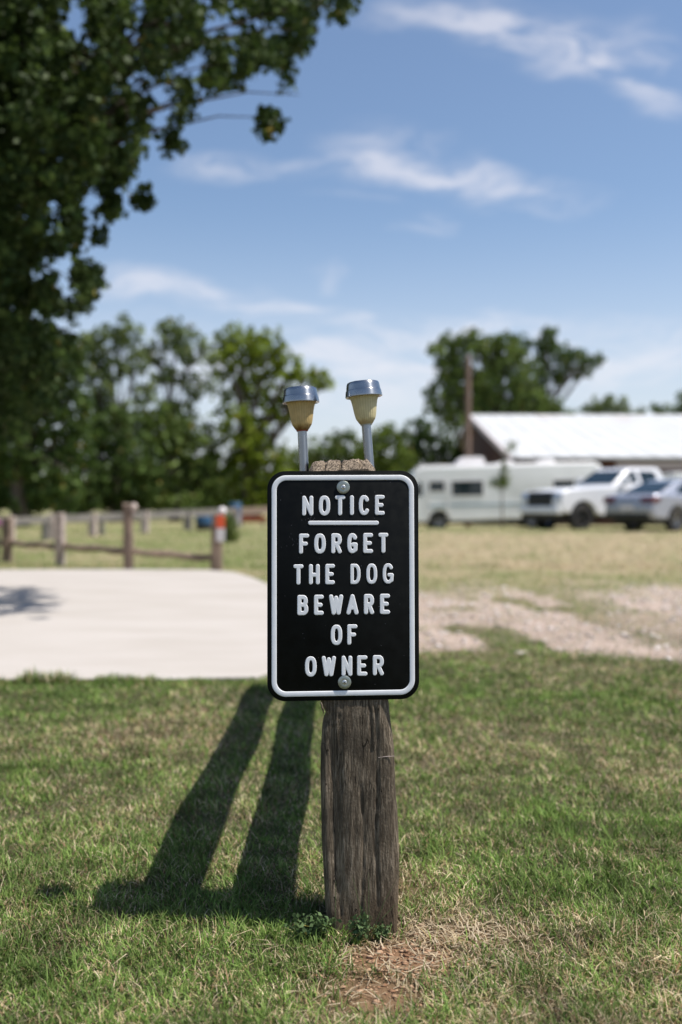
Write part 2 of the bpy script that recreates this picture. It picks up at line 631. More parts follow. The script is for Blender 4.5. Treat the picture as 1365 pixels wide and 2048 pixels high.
def in_poly(px, py, poly):
    inside = np.zeros(len(px), bool)
    n = len(poly)
    for i in range(n):
        x1, y1 = poly[i]
        x2, y2 = poly[(i + 1) % n]
        c = ((y1 > py) != (y2 > py)) & (px < (x2 - x1) * (py - y1) / (y2 - y1 + 1e-12) + x1)
        inside ^= c
    return inside


def bare(x, y):
    """share of bare soil, 0..1"""
    n = fbm(x * 5, y * 5, 11, 4)
    n2 = fbm(x * 1.3, y * 1.3, 23, 4)
    # soil in front and to the right of the post
    b = 1.4 * np.exp(-(((x - .10) / .11) ** 2 + ((y - 1.925) / .07) ** 2))
    b = np.maximum(b, .85 * np.exp(-(((x - .06) / .10) ** 2 + ((y - 1.78) / .10) ** 2)))
    b = np.maximum(b, .8 * np.exp(-(((x - .22) / .16) ** 2 + ((y - 2.02) / .06) ** 2)))
    b = np.maximum(b, .45 * np.exp(-(((x - .16) / .10) ** 2 + ((y - 2.30) / .16) ** 2)))
    b = b * (.45 + .9 * n)
    # gravel patch beyond the lawn on the right
    e = (fbm(x * .9, y * .9, 31, 3) - .5) + .7 * (fbm(x * 3.2, y * 2.2, 37, 3) - .5)
    g = sstep(5.2, 5.9, y + e * 1.1) * sstep(11.5, 8.6, y + e * 2.4) * sstep(.1, 1.1, x + .7 + e)
    tuft = sstep(.46, .56, fbm(x * 1.9, y * .8, 41, 4) - .02)
    thin = sstep(3.4, 1.2, x) * sstep(7.0, 8.4, y) + sstep(10.0, 12.5, y)
    g = g * (1 - np.clip(tuft * (.95 - .6 * sstep(1.0, 2.4, x) + thin * (1 - .7 * sstep(1.4, 2.6, x))), 0, 1)) * (.62 + .5 * n)
    return np.clip(np.maximum(b, g), 0, 1), g


def dryness(x, y):
    d = fbm(x * 1.6, y * 1.6, 51, 4) * .75 + fbm(x * 7, y * 7, 61, 3) * .35 - .1
    far = sstep(10.5, 14, y) * sstep(31, 24, y) * sstep(-1.0, 2.5, x)
    d = d + .34 * far
    d = d + .30 * np.exp(-(((x - .2) / .16) ** 2 + ((y - 2.05) / .18) ** 2)) + .12 * sstep(1.85, 1.6, y)
    d = d + .16 * sstep(13, 17, y) * sstep(-1, -4, x) * (fbm(x * .6, y * .6, 71, 3) > .5)
    return np.clip(d, 0, 1)


def axis(segs):
    out = []
    for a, b, s in segs:
        out.append(np.arange(a, b, s))
    return np.unique(np.concatenate(out).round(4))


xs = axis([(-600, -60, 40), (-60, -12, 3), (-12, -3, .2), (-3, 3, .045), (3, 12, .2), (12, 60, 3), (60, 601, 40)])
ys = axis([(-60, -2, 6), (-2, 1.2, .3), (1.2, 6, .045), (6, 20, .14), (20, 50, .6), (50, 120, 5), (120, 1201, 60)])
GX, GY = np.meshgrid(xs, ys)
gx, gy = GX.ravel(), GY.ravel()
gzv = gz(gx, gy)
b_, gr_ = bare(gx, gy)
dr_ = dryness(gx, gy)
green = np.array((0.042, 0.058, 0.018))  # ground under the near lawn, darkened to paint in the shade between blades
straw = np.array((0.37, 0.292, 0.20))
soil = np.array((0.275, 0.155, 0.088))
grav = np.array((0.47, 0.37, 0.315))
farm = sstep(4.5, 12, gy)[:, None]
greenf = np.array((0.150, 0.185, 0.058))
dr_ = np.clip(dr_ - .16 * sstep(12.5, 15, gy) * sstep(0, -2, gx), 0, 1)
base = (green * (1 - farm) + greenf * farm) * (1 - dr_[:, None]) + (straw * (.42 + .72 * farm)) * dr_[:, None]
bcol = soil * (1 - sstep(4, 5.5, gy)[:, None]) + grav * sstep(4, 5.5, gy)[:, None] * (.8 + .4 * fbm(gx * 3, gy * 3, 81, 4))[:, None]
gcol = base * (1 - b_[:, None]) + bcol * b_[:, None]
nx, ny = len(xs), len(ys)
ii = np.arange(nx * ny).reshape(ny, nx)
quads = np.stack([ii[:-1, :-1].ravel(), ii[:-1, 1:].ravel(), ii[1:, 1:].ravel(), ii[1:, :-1].ravel()], 1)
me = mesh_np('ground', np.stack([gx, gy, gzv], 1), quads, True, gcol)
tag(link('ground', me, M['ground']), kind='structure')

mb = MB()
npad = len(PAD)
mb.add([(x, y, .022) for x, y in PAD] + [(x, y, -.08) for x, y in PAD],
       [tuple(range(npad))] + [(i, i + npad, (i + 1) % npad + npad, (i + 1) % npad) for i in range(npad)])
tag(mb.build('concrete_pad', M['concrete'], bevel=.008), kind='structure')


# ------------------------------------------------------------------ barn
barn = empty('barn', (9.0, 48, -.25))
tag(barn, 'long barn with white metal roof and dark red-brown gable behind the motorhome', 'barn')
bx0, by1, by2, by3 = 8.9, 50.0, 66.5, 83.0
bx1 = 46.0
ze, zr = .875 + 91 / F * by1, .875 + 176 / F * by2
zg = -.3


def W2L(parent, v):
    return tuple(Vector(v) - parent.location)


def roof_slope(ya, za, yb, zb, xa, xb):
    t = .10
    mb = MB()
    pts = [(xa, ya, za), (xb, ya, za), (xb, yb, zb), (xa, yb, zb)]
    low = [(x, y, z - t) for x, y, z in pts]
    mb.add(pts + low, [(0, 1, 2, 3), (7, 6, 5, 4), (0, 4, 5, 1), (1, 5, 6, 2), (2, 6, 7, 3), (3, 7, 4, 0)])
    # standing ribs
    return mb


mat_roof = M['barn_roof']
for k, (ya, za, yb, zb) in enumerate(((by1, ze, by2, zr), (by2 + .004, zr, by3, ze))):
    rs = roof_slope(ya, za, yb, zb, bx0 - .3, bx1).build('roof', mat_roof, None)
    rs.parent = barn
    rs.matrix_parent_inverse = Matrix.Translation(-barn.location)
    rib = MB()
    dyy, dzz = yb - ya, zb - za
    for i in range(38):
        x = bx0 + i * 1.0
        rib.add([(x, ya, za + .003), (x + .05, ya, za + .003), (x + .05, yb, zb + .003), (x, yb, zb + .003),
                 (x, ya, za + .035), (x + .05, ya, za + .035), (x + .05, yb, zb + .035), (x, yb, zb + .035)],
                [(4, 5, 6, 7), (0, 1, 5, 4), (1, 2, 6, 5), (2, 3, 7, 6), (3, 0, 4, 7)])
    ro = rib.build('roof_ribs', mat_roof, None)
    ro.parent = rs
    ro['kind'] = 'stuff'


def barn_part(mb, name, mat):
    o = mb.build(name, mat)
    o.parent = barn
    o.matrix_parent_inverse = Matrix.Translation(-barn.location)
    return o


mb = MB()
mb.add([(bx0 + .2, by1 + .4, zg), (bx0 + .2, by3 - .4, zg), (bx0 + .2, by3 - .4, ze - .08), (bx0 + .2, by2, zr - .14), (bx0 + .2, by1 + .4, ze - .08),
        (bx0 + .4, by1 + .4, zg), (bx0 + .4, by3 - .4, zg), (bx0 + .4, by3 - .4, ze - .08), (bx0 + .4, by2, zr - .14), (bx0 + .4, by1 + .4, ze - .08)],
       [(0, 1, 2, 3, 4), (9, 8, 7, 6, 5), (0, 5, 6, 1), (1, 6, 7, 2), (2, 7, 8, 3), (3, 8, 9, 4), (4, 9, 5, 0)])
barn_part(mb, 'gable_wall', M['barn_red'])
mb = MB()
mb.box((bx0 + .4, by1 + .4, zg), (bx1 - .3, by1 + .6, ze - .13))
barn_part(mb, 'front_wall', M['barn_red'])
mb = MB()
mb.box((bx0 + 5.0, by1 + .30, ze - .62), (bx1 - .4, by1 + .39, ze - .2))
barn_part(mb, 'fascia_board', M['barn_fascia'])
for k in range(8):
    mb = MB()
    x = bx0 + 5.6 + k * 4.0
    mb.box((x, by1 + .33, zg), (x + .25, by1 + .395, ze - .63))
    barn_part(mb, 'wall_post', M['barn_red'])
for s, (ya, za, yb, zb) in enumerate(((by1 - .01, ze, by2, zr), (by3 + .01, ze, by2 + .004, zr))):
    mb = MB()
    mb.add([(bx0 - .42, ya, za - .28), (bx0 - .31, ya, za - .28), (bx0 - .31, yb, zb - .28), (bx0 - .42, yb, zb - .28),
            (bx0 - .42, ya, za + .02), (bx0 - .31, ya, za + .02), (bx0 - .31, yb, zb + .02), (bx0 - .42, yb, zb + .02)],
           [(0, 1, 2, 3), (4, 5, 6, 7), (0, 1, 5, 4), (1, 2, 6, 5), (2, 3, 7, 6), (3, 0, 4, 7)])
    barn_part(mb, 'rake_trim', M['barn_fascia'])

# utility pole between motorhome and barn
up_ = empty('utility_pole', (P(936, 900, 47).x, 47, -.3))
tag(up_, 'tall thin brown wooden utility pole standing before the barn gable', 'pole')
mb = MB()
ztop = P(936, 712, 47).z + .3
mb.tube([(0, 0, -.3), (0, 0, ztop * .5), (0.02, 0, ztop)], [.17, .155, .13], 12)
mb.build('shaft', M['pole_wood'], up_, smooth=True)
mb = MB()
mb.tube([(0.02, 0, ztop), (0.02, 0, ztop + .05), (0.02, 0, ztop + .08)], [.14, .12, .03], 12)
mb.build('pole_cap', M['greyplastic'], up_, smooth=True)


# ------------------------------------------------------------------ trees
def leaf_mesh(name, centers, sizes, cols, droop=.0, aspect=.62):
    """one bent leaf face per centre: 4 vertices, kite shaped"""
    n = len(centers)
    a = rng.normal(size=(n, 3))
    a[:, 2] -= droop
    a /= np.linalg.norm(a, axis=1)[:, None]
    b = rng.normal(size=(n, 3))
    b -= a * (a * b).sum(1)[:, None]
    b /= np.linalg.norm(b, axis=1)[:, None]
    c = np.cross(a, b)
    s = sizes[:, None]
    v0 = centers - a * s * .5
    v1 = centers + b * s * aspect * .5 + c * s * .10 - a * s * .05
    v2 = centers + a * s * .5 + c * s * .04
    v3 = centers - b * s * aspect * .5 + c * s * .10 - a * s * .05
    verts = np.stack([v0, v1, v2, v3], 1).reshape(-1, 3)
    base = np.arange(n) * 4
    tris = np.concatenate([np.stack([base, base + 1, base + 2], 1), np.stack([base, base + 2, base + 3], 1)])
    return mesh_np(name, verts, tris, False, np.repeat(cols, 4, axis=0))


def leafcols(n, c0, c1, yellow=.03):
    t = rng.random(n)[:, None]
    col = np.array(c0) * (1 - t) + np.array(c1) * t
    col = col * (.75 + .5 * rng.random(n))[:, None]
    yl = rng.random(n) < yellow
    col[yl] = np.array((0.22, 0.19, 0.05))
    return col


def blob_points(c, r, n, shell=.55):
    p = rng.normal(size=(n, 3))
    p /= np.linalg.norm(p, axis=1)[:, None]
    rad = (shell + (1 - shell) * rng.random(n)) ** 1.0
    rad[rng.random(n) < .3] *= .6
    return np.array(c) + p * rad[:, None] * np.array(r)


def tree(name, label, trunk_px, d, blobs, c0, c1, leaf=.28, clump=.42, per=9, dens=1.0, depth=None, group=None, trunk_r=.22, yellow=.03, cat='tree', zbase=None):
    """blobs: (px, py, rx_px, ry_px[, dd]) outlines of the crown at distance d, each a real ellipsoid"""
    x0 = (trunk_px - CX) / F * d
    z0 = gzf(x0, d) if zbase is None else zbase
    root = empty(name, (x0, d, z0))
    tag(root, label, cat, group)
    cs, ctr = [], []
    for bl in blobs:
        px, py, rx, ry = bl[:4]
        dd = bl[4] if len(bl) > 4 else rng.uniform(-.8, .8)
        c = P(px, py, d + dd)
        r = (rx / F * d, max(rx, ry) / F * d * (.9 if depth is None else depth), ry / F * d)
        ctr.append((c, r))
        area = r[0] * r[2]
        n = int(max(6, area / (clump ** 2) * 9.0 * dens))
        cs.append(blob_points(tuple(c), r, n))
    cl = np.concatenate(cs)
    cl = cl[cl[:, 2] > z0 + .15]
    n = len(cl)
    cc = np.repeat(cl, per, axis=0)
    off = rng.normal(size=cc.shape)
    off *= (clump * .55 * rng.random(len(cc)) ** .4 / np.linalg.norm(off, axis=1))[:, None]
    cc = cc + off
    tint = np.repeat((.7 + .6 * rng.random(n)), per)[:, None]
    cols = leafcols(len(cc), c0, c1, yellow) * tint
    me = leaf_mesh(name + '_crown', cc - np.array(root.location), leaf * (.7 + .6 * rng.random(len(cc))), cols, .3)
    o = link('crown', me, M['leaf'], root)
    o['kind'] = 'stuff'
    # trunk and limbs
    mb = MB()
    zmax = max(c.z for c, r in ctr) - z0
    top = Vector((0, 0, zmax * .55))
    wob = Vector((random.uniform(-.2, .2), random.uniform(-.2, .2), 0))
    mb.tube([(0, 0, -.3), (0, 0, .15), wob * .5 + Vector((0, 0, zmax * .28)), top + wob], [trunk_r * 1.5, trunk_r * 1.1, trunk_r * .85, trunk_r * .5], 9)
    mb.build('trunk', M['bark'], root, smooth=True)
    lb = MB()
    for c, r in ctr:
        t = random.uniform(.35, .95)
        s = wob * t + Vector((0, 0, zmax * .55 * t))
        e = c - root.location
        mid = s.lerp(e, .55) + Vector((random.uniform(-.2, .2), random.uniform(-.2, .2), zmax * .04))
        lb.tube([s, mid, e], [trunk_r * .45, trunk_r * .28, trunk_r * .08], 6)
        for k in range(2):
            e2 = e + Vector((random.uniform(-1, 1) * r[0] * .7, random.uniform(-1, 1) * r[1] * .6, random.uniform(-.3, 1) * r[2] * .8))
            lb.tube([mid, mid.lerp(e2, .5) + Vector((0, 0, .1)), e2], [trunk_r * .24, trunk_r * .14, trunk_r * .04], 5)
    lb.build('limb', M['bark'], root, smooth=True)
    return root


DK0, DK1 = (0.042, 0.078, 0.018), (0.105, 0.155, 0.038)
MD0, MD1 = (0.075, 0.115, 0.026), (0.150, 0.205, 0.050)
LT0, LT1 = (0.120, 0.170, 0.016), (0.220, 0.275, 0.030)
GY0, GY1 = (0.095, 0.135, 0.045), (0.180, 0.225, 0.080)
GL = 'trees behind the board fence'
GR = 'trees behind the barn'
tree('broadleaf_tree', 'dark tree hanging low at the left edge behind the fence', 40, 36,
     [(20, 700, 95, 70), (70, 800, 80, 75), (10, 840, 90, 80), (60, 910, 95, 70), (-40, 950, 90, 75), (110, 960, 60, 60), (20, 1000, 110, 40), (110, 730, 40, 45), (-90, 780, 110, 130), (140, 800, 45, 60), (150, 720, 30, 40), (150, 880, 40, 50)],
     DK0, DK1, dens=1.2, group=GL, trunk_r=.3)
tree('broadleaf_tree', 'thin airy grey-green tree with sky showing through, left of centre group', 235, 52,
     [(215, 690, 52, 40), (255, 665, 34, 36), (195, 760, 45, 42), (270, 725, 30, 34), (230, 830, 60, 50), (290, 790, 30, 30), (175, 700, 34, 46), (225, 735, 30, 30), (185, 820, 40, 40)],
     GY0, GY1, leaf=.27, dens=1.0, group=GL, trunk_r=.24)
tree('broadleaf_tree', 'thin airy grey-green tree with bare limbs beside the bright willow', 345, 54,
     [(345, 670, 52, 36), (385, 700, 40, 40), (310, 712, 30, 30), (335, 760, 40, 26), (400, 770, 36, 34), (360, 830, 46, 40)],
     GY0, GY1, leaf=.27, dens=1.0, group=GL, trunk_r=.24)
tree('broadleaf_tree', 'dense dark round tree filling the gap below the airy trees', 230, 45,
     [(170, 880, 60, 60), (235, 865, 60, 62), (200, 950, 85, 65), (280, 940, 60, 70), (150, 1000, 80, 40), (250, 1005, 80, 36)],
     DK0, DK1, dens=1.2, group=GL, trunk_r=.26)
tree('broadleaf_tree', 'mid green bushy tree left of the bright willow', 350, 46,
     [(310, 850, 50, 50), (350, 880, 65, 62), (400, 900, 55, 62), (340, 955, 75, 60), (410, 970, 60, 50), (360, 1008, 90, 32)],
     MD0, MD1, dens=1.15, group=GL, trunk_r=.24)
tree('willow_tree', 'tall bright yellow-green tree left of the solar lamps', 500, 47,
     [(490, 690, 62, 46), (540, 705, 50, 48), (450, 720, 42, 42), (580, 745, 38, 40), (500, 770, 70, 50), (560, 820, 42, 50), (480, 850, 62, 52), (630, 755, 30, 22), (652, 768, 16, 22),
      (520, 900, 58, 52), (470, 945, 60, 55), (545, 960, 55, 50), (500, 1005, 80, 34), (600, 800, 22, 26)],
     LT0, LT1, dens=1.0, group=GL, trunk_r=.34)
tree('broadleaf_tree', 'low dark green tree right behind the sign between both lamps', 640, 62,
     [(600, 930, 46, 34), (650, 905, 46, 36), (690, 890, 40, 36), (640, 960, 80, 42), (720, 930, 50, 48)],
     MD0, MD1, dens=1.1, group=GL, trunk_r=.26)
tree('broadleaf_tree', 'bright green rounded tree right of the right solar lamp', 765, 60,
     [(745, 905, 40, 36), (775, 880, 34, 34), (760, 950, 60, 50), (800, 930, 36, 44)],
     LT0, MD1, dens=1.1, group=GL, trunk_r=.26)
tree('cottonwood_tree', 'big tall cottonwood rising behind the left end of the barn', 935, 90,
     [(895, 700, 40, 36), (940, 690, 46, 32), (985, 710, 40, 40), (920, 760, 50, 44), (880, 800, 44, 36), (975, 770, 48, 50), (1025, 730, 36, 50), (1010, 800, 50, 44),
      (930, 830, 60, 46), (1060, 800, 44, 36), (1010, 690, 34, 26), (1045, 765, 34, 30), (960, 810, 46, 40), (1050, 840, 50, 30), (905, 740, 34, 34), (970, 860, 60, 46), (1090, 820, 40, 30), (1120, 835, 30, 22)],
     MD0, MD1, leaf=.42, clump=.7, dens=1.5, group=GR, trunk_r=.5, zbase=-.4)
tree('cottonwood_tree', 'dark spreading cottonwood with a branch reaching right above the barn roof', 1075, 98,
     [(1100, 668, 26, 20), (1095, 700, 30, 30), (1070, 740, 22, 34), (1135, 715, 40, 30), (1180, 722, 30, 16), (1110, 750, 36, 26), (1075, 785, 24, 30), (1160, 745, 26, 18), (1045, 690, 26, 26), (1085, 825, 40, 30)],
     DK0, DK1, leaf=.42, clump=.65, dens=1.1, group=GR, trunk_r=.5, zbase=-.4)
tree('broadleaf_tree', 'dark low tree between the sign and the motorhome roof', 840, 66,
     [(835, 860, 36, 34), (815, 900, 36, 40), (870, 890, 40, 40), (850, 940, 60, 46), (905, 905, 34, 36)],
     DK0, MD0, dens=1.1, group=GR, trunk_r=.26, zbase=-.3)
tree('broadleaf_tree', 'small hazy green tree peeking over the middle of the barn roof', 1210, 105,
     [(1205, 815, 34, 26), (1240, 810, 28, 22), (1180, 830, 30, 22), (1270, 825, 24, 16), (1230, 840, 50, 20)],
     GY0, GY1, leaf=.4, clump=.7, group=GR, trunk_r=.3, zbase=-.4)
tree('broadleaf_tree', 'small dark rounded tree just above the barn ridge near the right edge', 1320, 105,
     [(1315, 820, 24, 16), (1350, 825, 22, 16), (1330, 850, 50, 24)],
     DK0, MD1, leaf=.4, clump=.7, group=GR, trunk_r=.3, zbase=-.4)
tree('broadleaf_tree', 'dark tree cut by the right edge of the photo above the barn', 1385, 100,
     [(1385, 800, 26, 44), (1375, 830, 30, 24), (1400, 840, 40, 40)],
     DK0, DK1, leaf=.4, clump=.7, group=GR, trunk_r=.3, zbase=-.4)
# far wood that closes the gaps along the ground
cs = []
for i in range(90):
    ang = -200 + i * 21
    dd = rng.uniform(115, 135)
    c = P(ang, 985, dd)
    cs.append(blob_points((c.x, c.y, 1.6), (5.2, 4, rng.uniform(2.6, 4.6)), 60))
for sx in (-1, 1):
    for i in range(50):
        yy = rng.uniform(20, 115)
        cs.append(blob_points((sx * rng.uniform(62, 76), yy, 2.5), (5, 5, 6), 50))
cl = np.concatenate(cs)
cl = cl[cl[:, 2] > 0]
cc = np.repeat(cl, 7, axis=0) + rng.normal(size=(len(cl) * 7, 3)) * .5
o = link('distant_wood', leaf_mesh('distant_wood', cc, .9 * (.6 + .8 * rng.random(len(cc))), leafcols(len(cc), MD0, GY1), .2), M['leaf'])
tag(o, 'distant band of woodland along the horizon', 'woodland', kind='stuff')

# ---- the near tree at the upper left
CROWN = [(-60, -80), (745, -80), (712, 0), (700, 40), (668, 46), (642, 40), (628, 100), (606, 118), (634, 196), (604, 212), (584, 165), (560, 108), (520, 150), (448, 188),
         (420, 165), (398, 172), (380, 246), (352, 288), (330, 285), (322, 205), (300, 232), (292, 300), (276, 335), (218, 362), (190, 372), (162, 400), (172, 470), (164, 505), (204, 552),
         (196, 606), (158, 640), (150, 700), (120, 800), (60, 880), (-60, 920)]
HOLES = [(150, 42, 22, 30), (165, 128, 14, 10), (272, 70, 10, 16), (128, 520, 22, 14), (430, 45, 20, 16), (470, 60, 14, 14), (212, 205, 10, 12), (400, 110, 12, 14), (300, 150, 8, 16), (118, 430, 8, 8)]
EXTRA = [(535, 246, 24, 22), (222, 418, 16, 14), (284, 400, 14, 12), (345, 277, 14, 12), (222, 380, 8, 10), (240, 340, 16, 18), (186, 555, 14, 14), (196, 470, 8, 8)]
nt_root = empty('shade_tree', (-4.7, 8.8, 0))
tag(nt_root, 'near leafy tree whose dark boughs fill the upper left corner', 'tree')
N = 26000
p = rng.normal(size=(N, 3))
p = p / np.linalg.norm(p, axis=1)[:, None] * (rng.random(N) ** .40)[:, None]
p = p * np.array((4.95, 2.2, 4.0)) + np.array((-4.5, 8.5, 4.7))
px = CX + p[:, 0] / p[:, 1] * F
py = HY - (p[:, 2] - CZ) / p[:, 1] * F
infr = (px > -50) & (py > -60)
keep = np.ones(N, bool)
keep[infr] = in_poly(px[infr] + 13, py[infr] + np.where(py[infr] > 350, 4, 13), CROWN)
rim = ~in_poly(px + 75, py + 65, CROWN)
lump = fbm(px / 46, py / 46, 131, 3)
keep &= ~(infr & rim & (px > 210) & (lump < .47))
keep &= ~(infr & rim & (px <= 210) & (lump < .36))
keep &= ~(infr & ~rim & (px > 60) & (lump < .34))
for hx, hy, rx, ry in HOLES:
    keep &= ~(infr & (((px - hx) / (rx * 1.6)) ** 2 + ((py - hy) / (ry * 1.6)) ** 2 < 1))
keep &= ~((~infr) & (rng.random(N) < .5))
keep &= ~((~infr) & (px > 150) & (rng.random(N) < .93))
p = p[keep]
ex = []
for (hx, hy, rx, ry) in EXTRA:
    for k in range(int(rx * ry / 40) + 3):
        q = P(hx + rng.normal() * rx * .45, hy + rng.normal() * ry * .45, 8.0 + rng.normal() * .06)
        ex.append(tuple(q))
# rounded tufts that stick out along the rim
for i in range(len(CROWN) - 1):
    (ax, ay), (bx_, by_) = CROWN[i], CROWN[i + 1]
    L = math.hypot(bx_ - ax, by_ - ay)
    for k in range(int(L / 9)):
        t = random.random()
        if fbm(np.array([(ax + (bx_ - ax) * t) / 30]), np.array([(ay + (by_ - ay) * t) / 30]), 141, 2)[0] < .5:
            continue
        q = P(ax + (bx_ - ax) * t + rng.normal() * 7 - 17, ay + (by_ - ay) * t + rng.normal() * 7 - 16, 8.1 + rng.normal() * .5)
        ex.append(tuple(q))
p = np.concatenate([p, np.array(ex)])
per = 17
cc = np.repeat(p, per, axis=0)
off = rng.normal(size=cc.shape)
off *= (.100 * rng.random(len(cc)) ** .5 / np.linalg.norm(off, axis=1))[:, None]
cc = cc + off
tint = np.repeat(.75 + .5 * rng.random(len(p)), per)[:, None]
cols = leafcols(len(cc), (0.026, 0.050, 0.012), (0.070, 0.105, 0.024), .008) * tint
o = link('crown', leaf_mesh('near_crown', cc - np.array(nt_root.location), .070 * (.7 + .6 * rng.random(len(cc))), cols, .5, .8), M['leaf'], nt_root)
o['kind'] = 'stuff'
mb = MB()
mb.tube([(0, 0, -.3), (0, 0, .3), (.05, 0, 1.6), (.1, -.1, 3.2), (.0, 0, 5.2)], [.42, .32, .27, .2, .1], 12)
mb.build('trunk', M['bark'], nt_root, smooth=True)
lb = MB()
ends = [(640, 60, 8.0), (600, 190, 8.1), (470, 120, 8.0), (300, 170, 8.1), (535, 235, 8.0), (250, 310, 8.2), (160, 430, 8.2), (170, 580, 8.3), (60, 500, 8.4), (700, 10, 8.0), (100, 250, 8.0), (380, 30, 7.8), (90, 690, 8.3), (222, 410, 8.1), (284, 395, 8.1)]
for ex_, ey_, ed_ in ends:
    e = P(ex_, ey_, ed_) - nt_root.location
    s = Vector((.08, -.05, random.uniform(1.6, 4.2)))
    m1 = s.lerp(e, .4) + Vector((0, 0, .35))
    m2 = s.lerp(e, .75) + Vector((0, random.uniform(-.1, .1), .3))
    lb.tube([s, m1, m2, m2.lerp(e, .6) + Vector((0, 0, .06)), e], [.09, .04, .014, .006, .003], 7)
    for k in range(4):
        e2 = m2 + Vector((random.uniform(-.5, .1), random.uniform(-.5, .5), random.uniform(-.05, .4)))
        lb.tube([m1.lerp(m2, random.random()), m2.lerp(e2, .6), e2], [.018, .010, .004], 5)
lb.build('limb', M['bark'], nt_root, smooth=True)


# ------------------------------------------------------------------ vehicles
def arch(cx, r, z0, n=10, rev=False):
    """points of a wheel arch from right to left at height z0"""
    a0 = math.asin(min(1, max(-1, (z0 - arch.zc) / r)))
    pts = []
    for k in range(n + 1):
        a = a0 + (math.pi - 2 * a0) * k / n
        pts.append((cx + r * math.cos(a), arch.zc + r * math.sin(a)))
    return pts


def loft_sides(profile, stations):
    """profile: closed (x, z) polygon; stations: (y, sx, sz, pivot z)"""
    n = len(profile)
    xc = sum(x for x, z in profile) / n
    mb = MB()
    vs, fs = [], []
    for (y, sx, sz, zc) in stations:
        vs += [(xc + (x - xc) * sx, y, zc + (z - zc) * sz) for x, z in profile]
    for i in range(len(stations) - 1):
        for k in range(n):
            k2 = (k + 1) % n
            fs.append((i * n + k, i * n + k2, (i + 1) * n + k2, (i + 1) * n + k))
    fs.append(tuple(range(n)))
    fs.append(tuple((len(stations) - 1) * n + k for k in range(n - 1, -1, -1)))
    mb.add(vs, fs)
    return mb


def house(profile, wb, wt, zb, zt):
    """greenhouse: polygon in (x, z), half width tapering from wb at zb to wt at zt"""
    n = len(profile)
    wz = lambda z: wb + (wt - wb) * (z - zb) / (zt - zb)
    mb = MB()
    vs = [(x, -wz(z), z) for x, z in profile] + [(x, wz(z), z) for x, z in profile]
    fs = [tuple(range(n)), tuple(range(2 * n - 1, n - 1, -1))] + [(i, i + n, (i + 1) % n + n, (i + 1) % n) for i in range(n)]
    mb.add(vs, fs)
    return mb, wz


def side_pane(poly, wz, side, off=.006, th=.012):
    mb = MB()
    n = len(poly)
    vs = [(x, side * (wz(z) + off), z) for x, z in poly] + [(x, side * (wz(z) + off - th), z) for x, z in poly]
    fs = [tuple(range(n)), tuple(range(2 * n - 1, n - 1, -1))] + [(i, i + n, (i + 1) % n + n, (i + 1) % n) for i in range(n)]
    mb.add(vs, fs)
    return mb


def slab(p4, off):
    """thin pane from 4 corners, thickened along its normal"""
    p4 = [Vector(p) for p in p4]
    nrm = (p4[1] - p4[0]).cross(p4[3] - p4[0]).normalized()
    mb = MB()
    mb.add([p + nrm * off for p in p4] + [p - nrm * .008 for p in p4], [(0, 1, 2, 3), (7, 6, 5, 4), (0, 4, 5, 1), (1, 5, 6, 2), (2, 6, 7, 3), (3, 7, 4, 0)])
    return mb


def make_wheel(r, wdt, rim_mat, parent, loc, spokes=6):
    root = empty('wheel', loc)
    root.parent = parent
    t = MB()
    t.lathe([(r * .62, -wdt / 2), (r * .9, -wdt / 2), (r, -wdt * .36), (r, wdt * .36), (r * .9, wdt / 2), (r * .62, wdt / 2), (r * .6, 0), (r * .62, -wdt / 2)], 28)
    ty = t.build('tyre', M['rubber'], root, smooth=True)
    ty.rotation_euler = (R(90), 0, 0)
    k = MB()
    k.lathe([(.001, wdt * .34), (r * .16, wdt * .36), (r * .2, wdt * .2), (r * .2, -wdt * .3), (.001, -wdt * .3)], 16)
    k.lathe([(r * .55, wdt * .42), (r * .625, wdt * .45), (r * .625, -wdt * .4), (r * .55, -wdt * .4), (r * .55, wdt * .42)], 28)
    for i in range(spokes):
        a = 2 * math.pi * i / spokes
        ca, sa = math.cos(a), math.sin(a)
        hw = r * .075
        vs = []
        for (rr, z) in ((r * .12, .33), (r * .58, .38)):
            for sgn in (-1, 1):
                for dz_ in (0, -.12):
                    vs.append((rr * ca - sgn * hw * sa, rr * sa + sgn * hw * ca, wdt * (z + dz_)))
        k.add(vs, [(0, 2, 6, 4), (1, 5, 7, 3), (0, 4, 5, 1), (2, 3, 7, 6), (0, 1, 3, 2), (4, 6, 7, 5)])
    rm = k.build('rim', rim_mat, root, smooth=True)
    rm.rotation_euler = (R(90), 0, 0)
    return root


# ---- motorhome
rvd = 43.0
rx0, rx1 = P(806, 1000, rvd).x, P(1208, 1000, rvd).x
rvL = rx1 - rx0
rv = empty('motorhome', ((rx0 + rx1) / 2, rvd + 1.2, -.26), (0, R(-1.3), R(1.0)))
tag(rv, 'white motorhome with dark windows and a grey-blue stripe parked before the barn', 'motorhome')
hL = rvL / 2
arch.zc = .40
fw, rw = -hL + 1.55, hL - 3.05
prof = [(-hL + .05, .38)] + [(-hL + .05, .9), (-hL + .12, 1.35), (-hL + .42, 2.35), (-hL + .55, 2.6), (-hL + .85, 2.72), (hL - .25, 2.78), (hL - .06, 2.66), (hL, 2.3), (hL, .42)] \
    + arch(rw, .52, .42) + arch(fw, .48, .38)
rvb = loft_sides(prof, [(-1.2, .985, .985, 1.5), (-1.14, 1, 1, 1.5), (1.14, 1, 1, 1.5), (1.2, .985, .985, 1.5)]).build('body', M['rv_white'], rv, bevel=.03)
mb = MB()
mb.box((-hL + .75, -1.08, 2.74), (hL - .3, 1.08, 2.82))
mb.build('roof', M['rv_roof'], rv, bevel=.03)


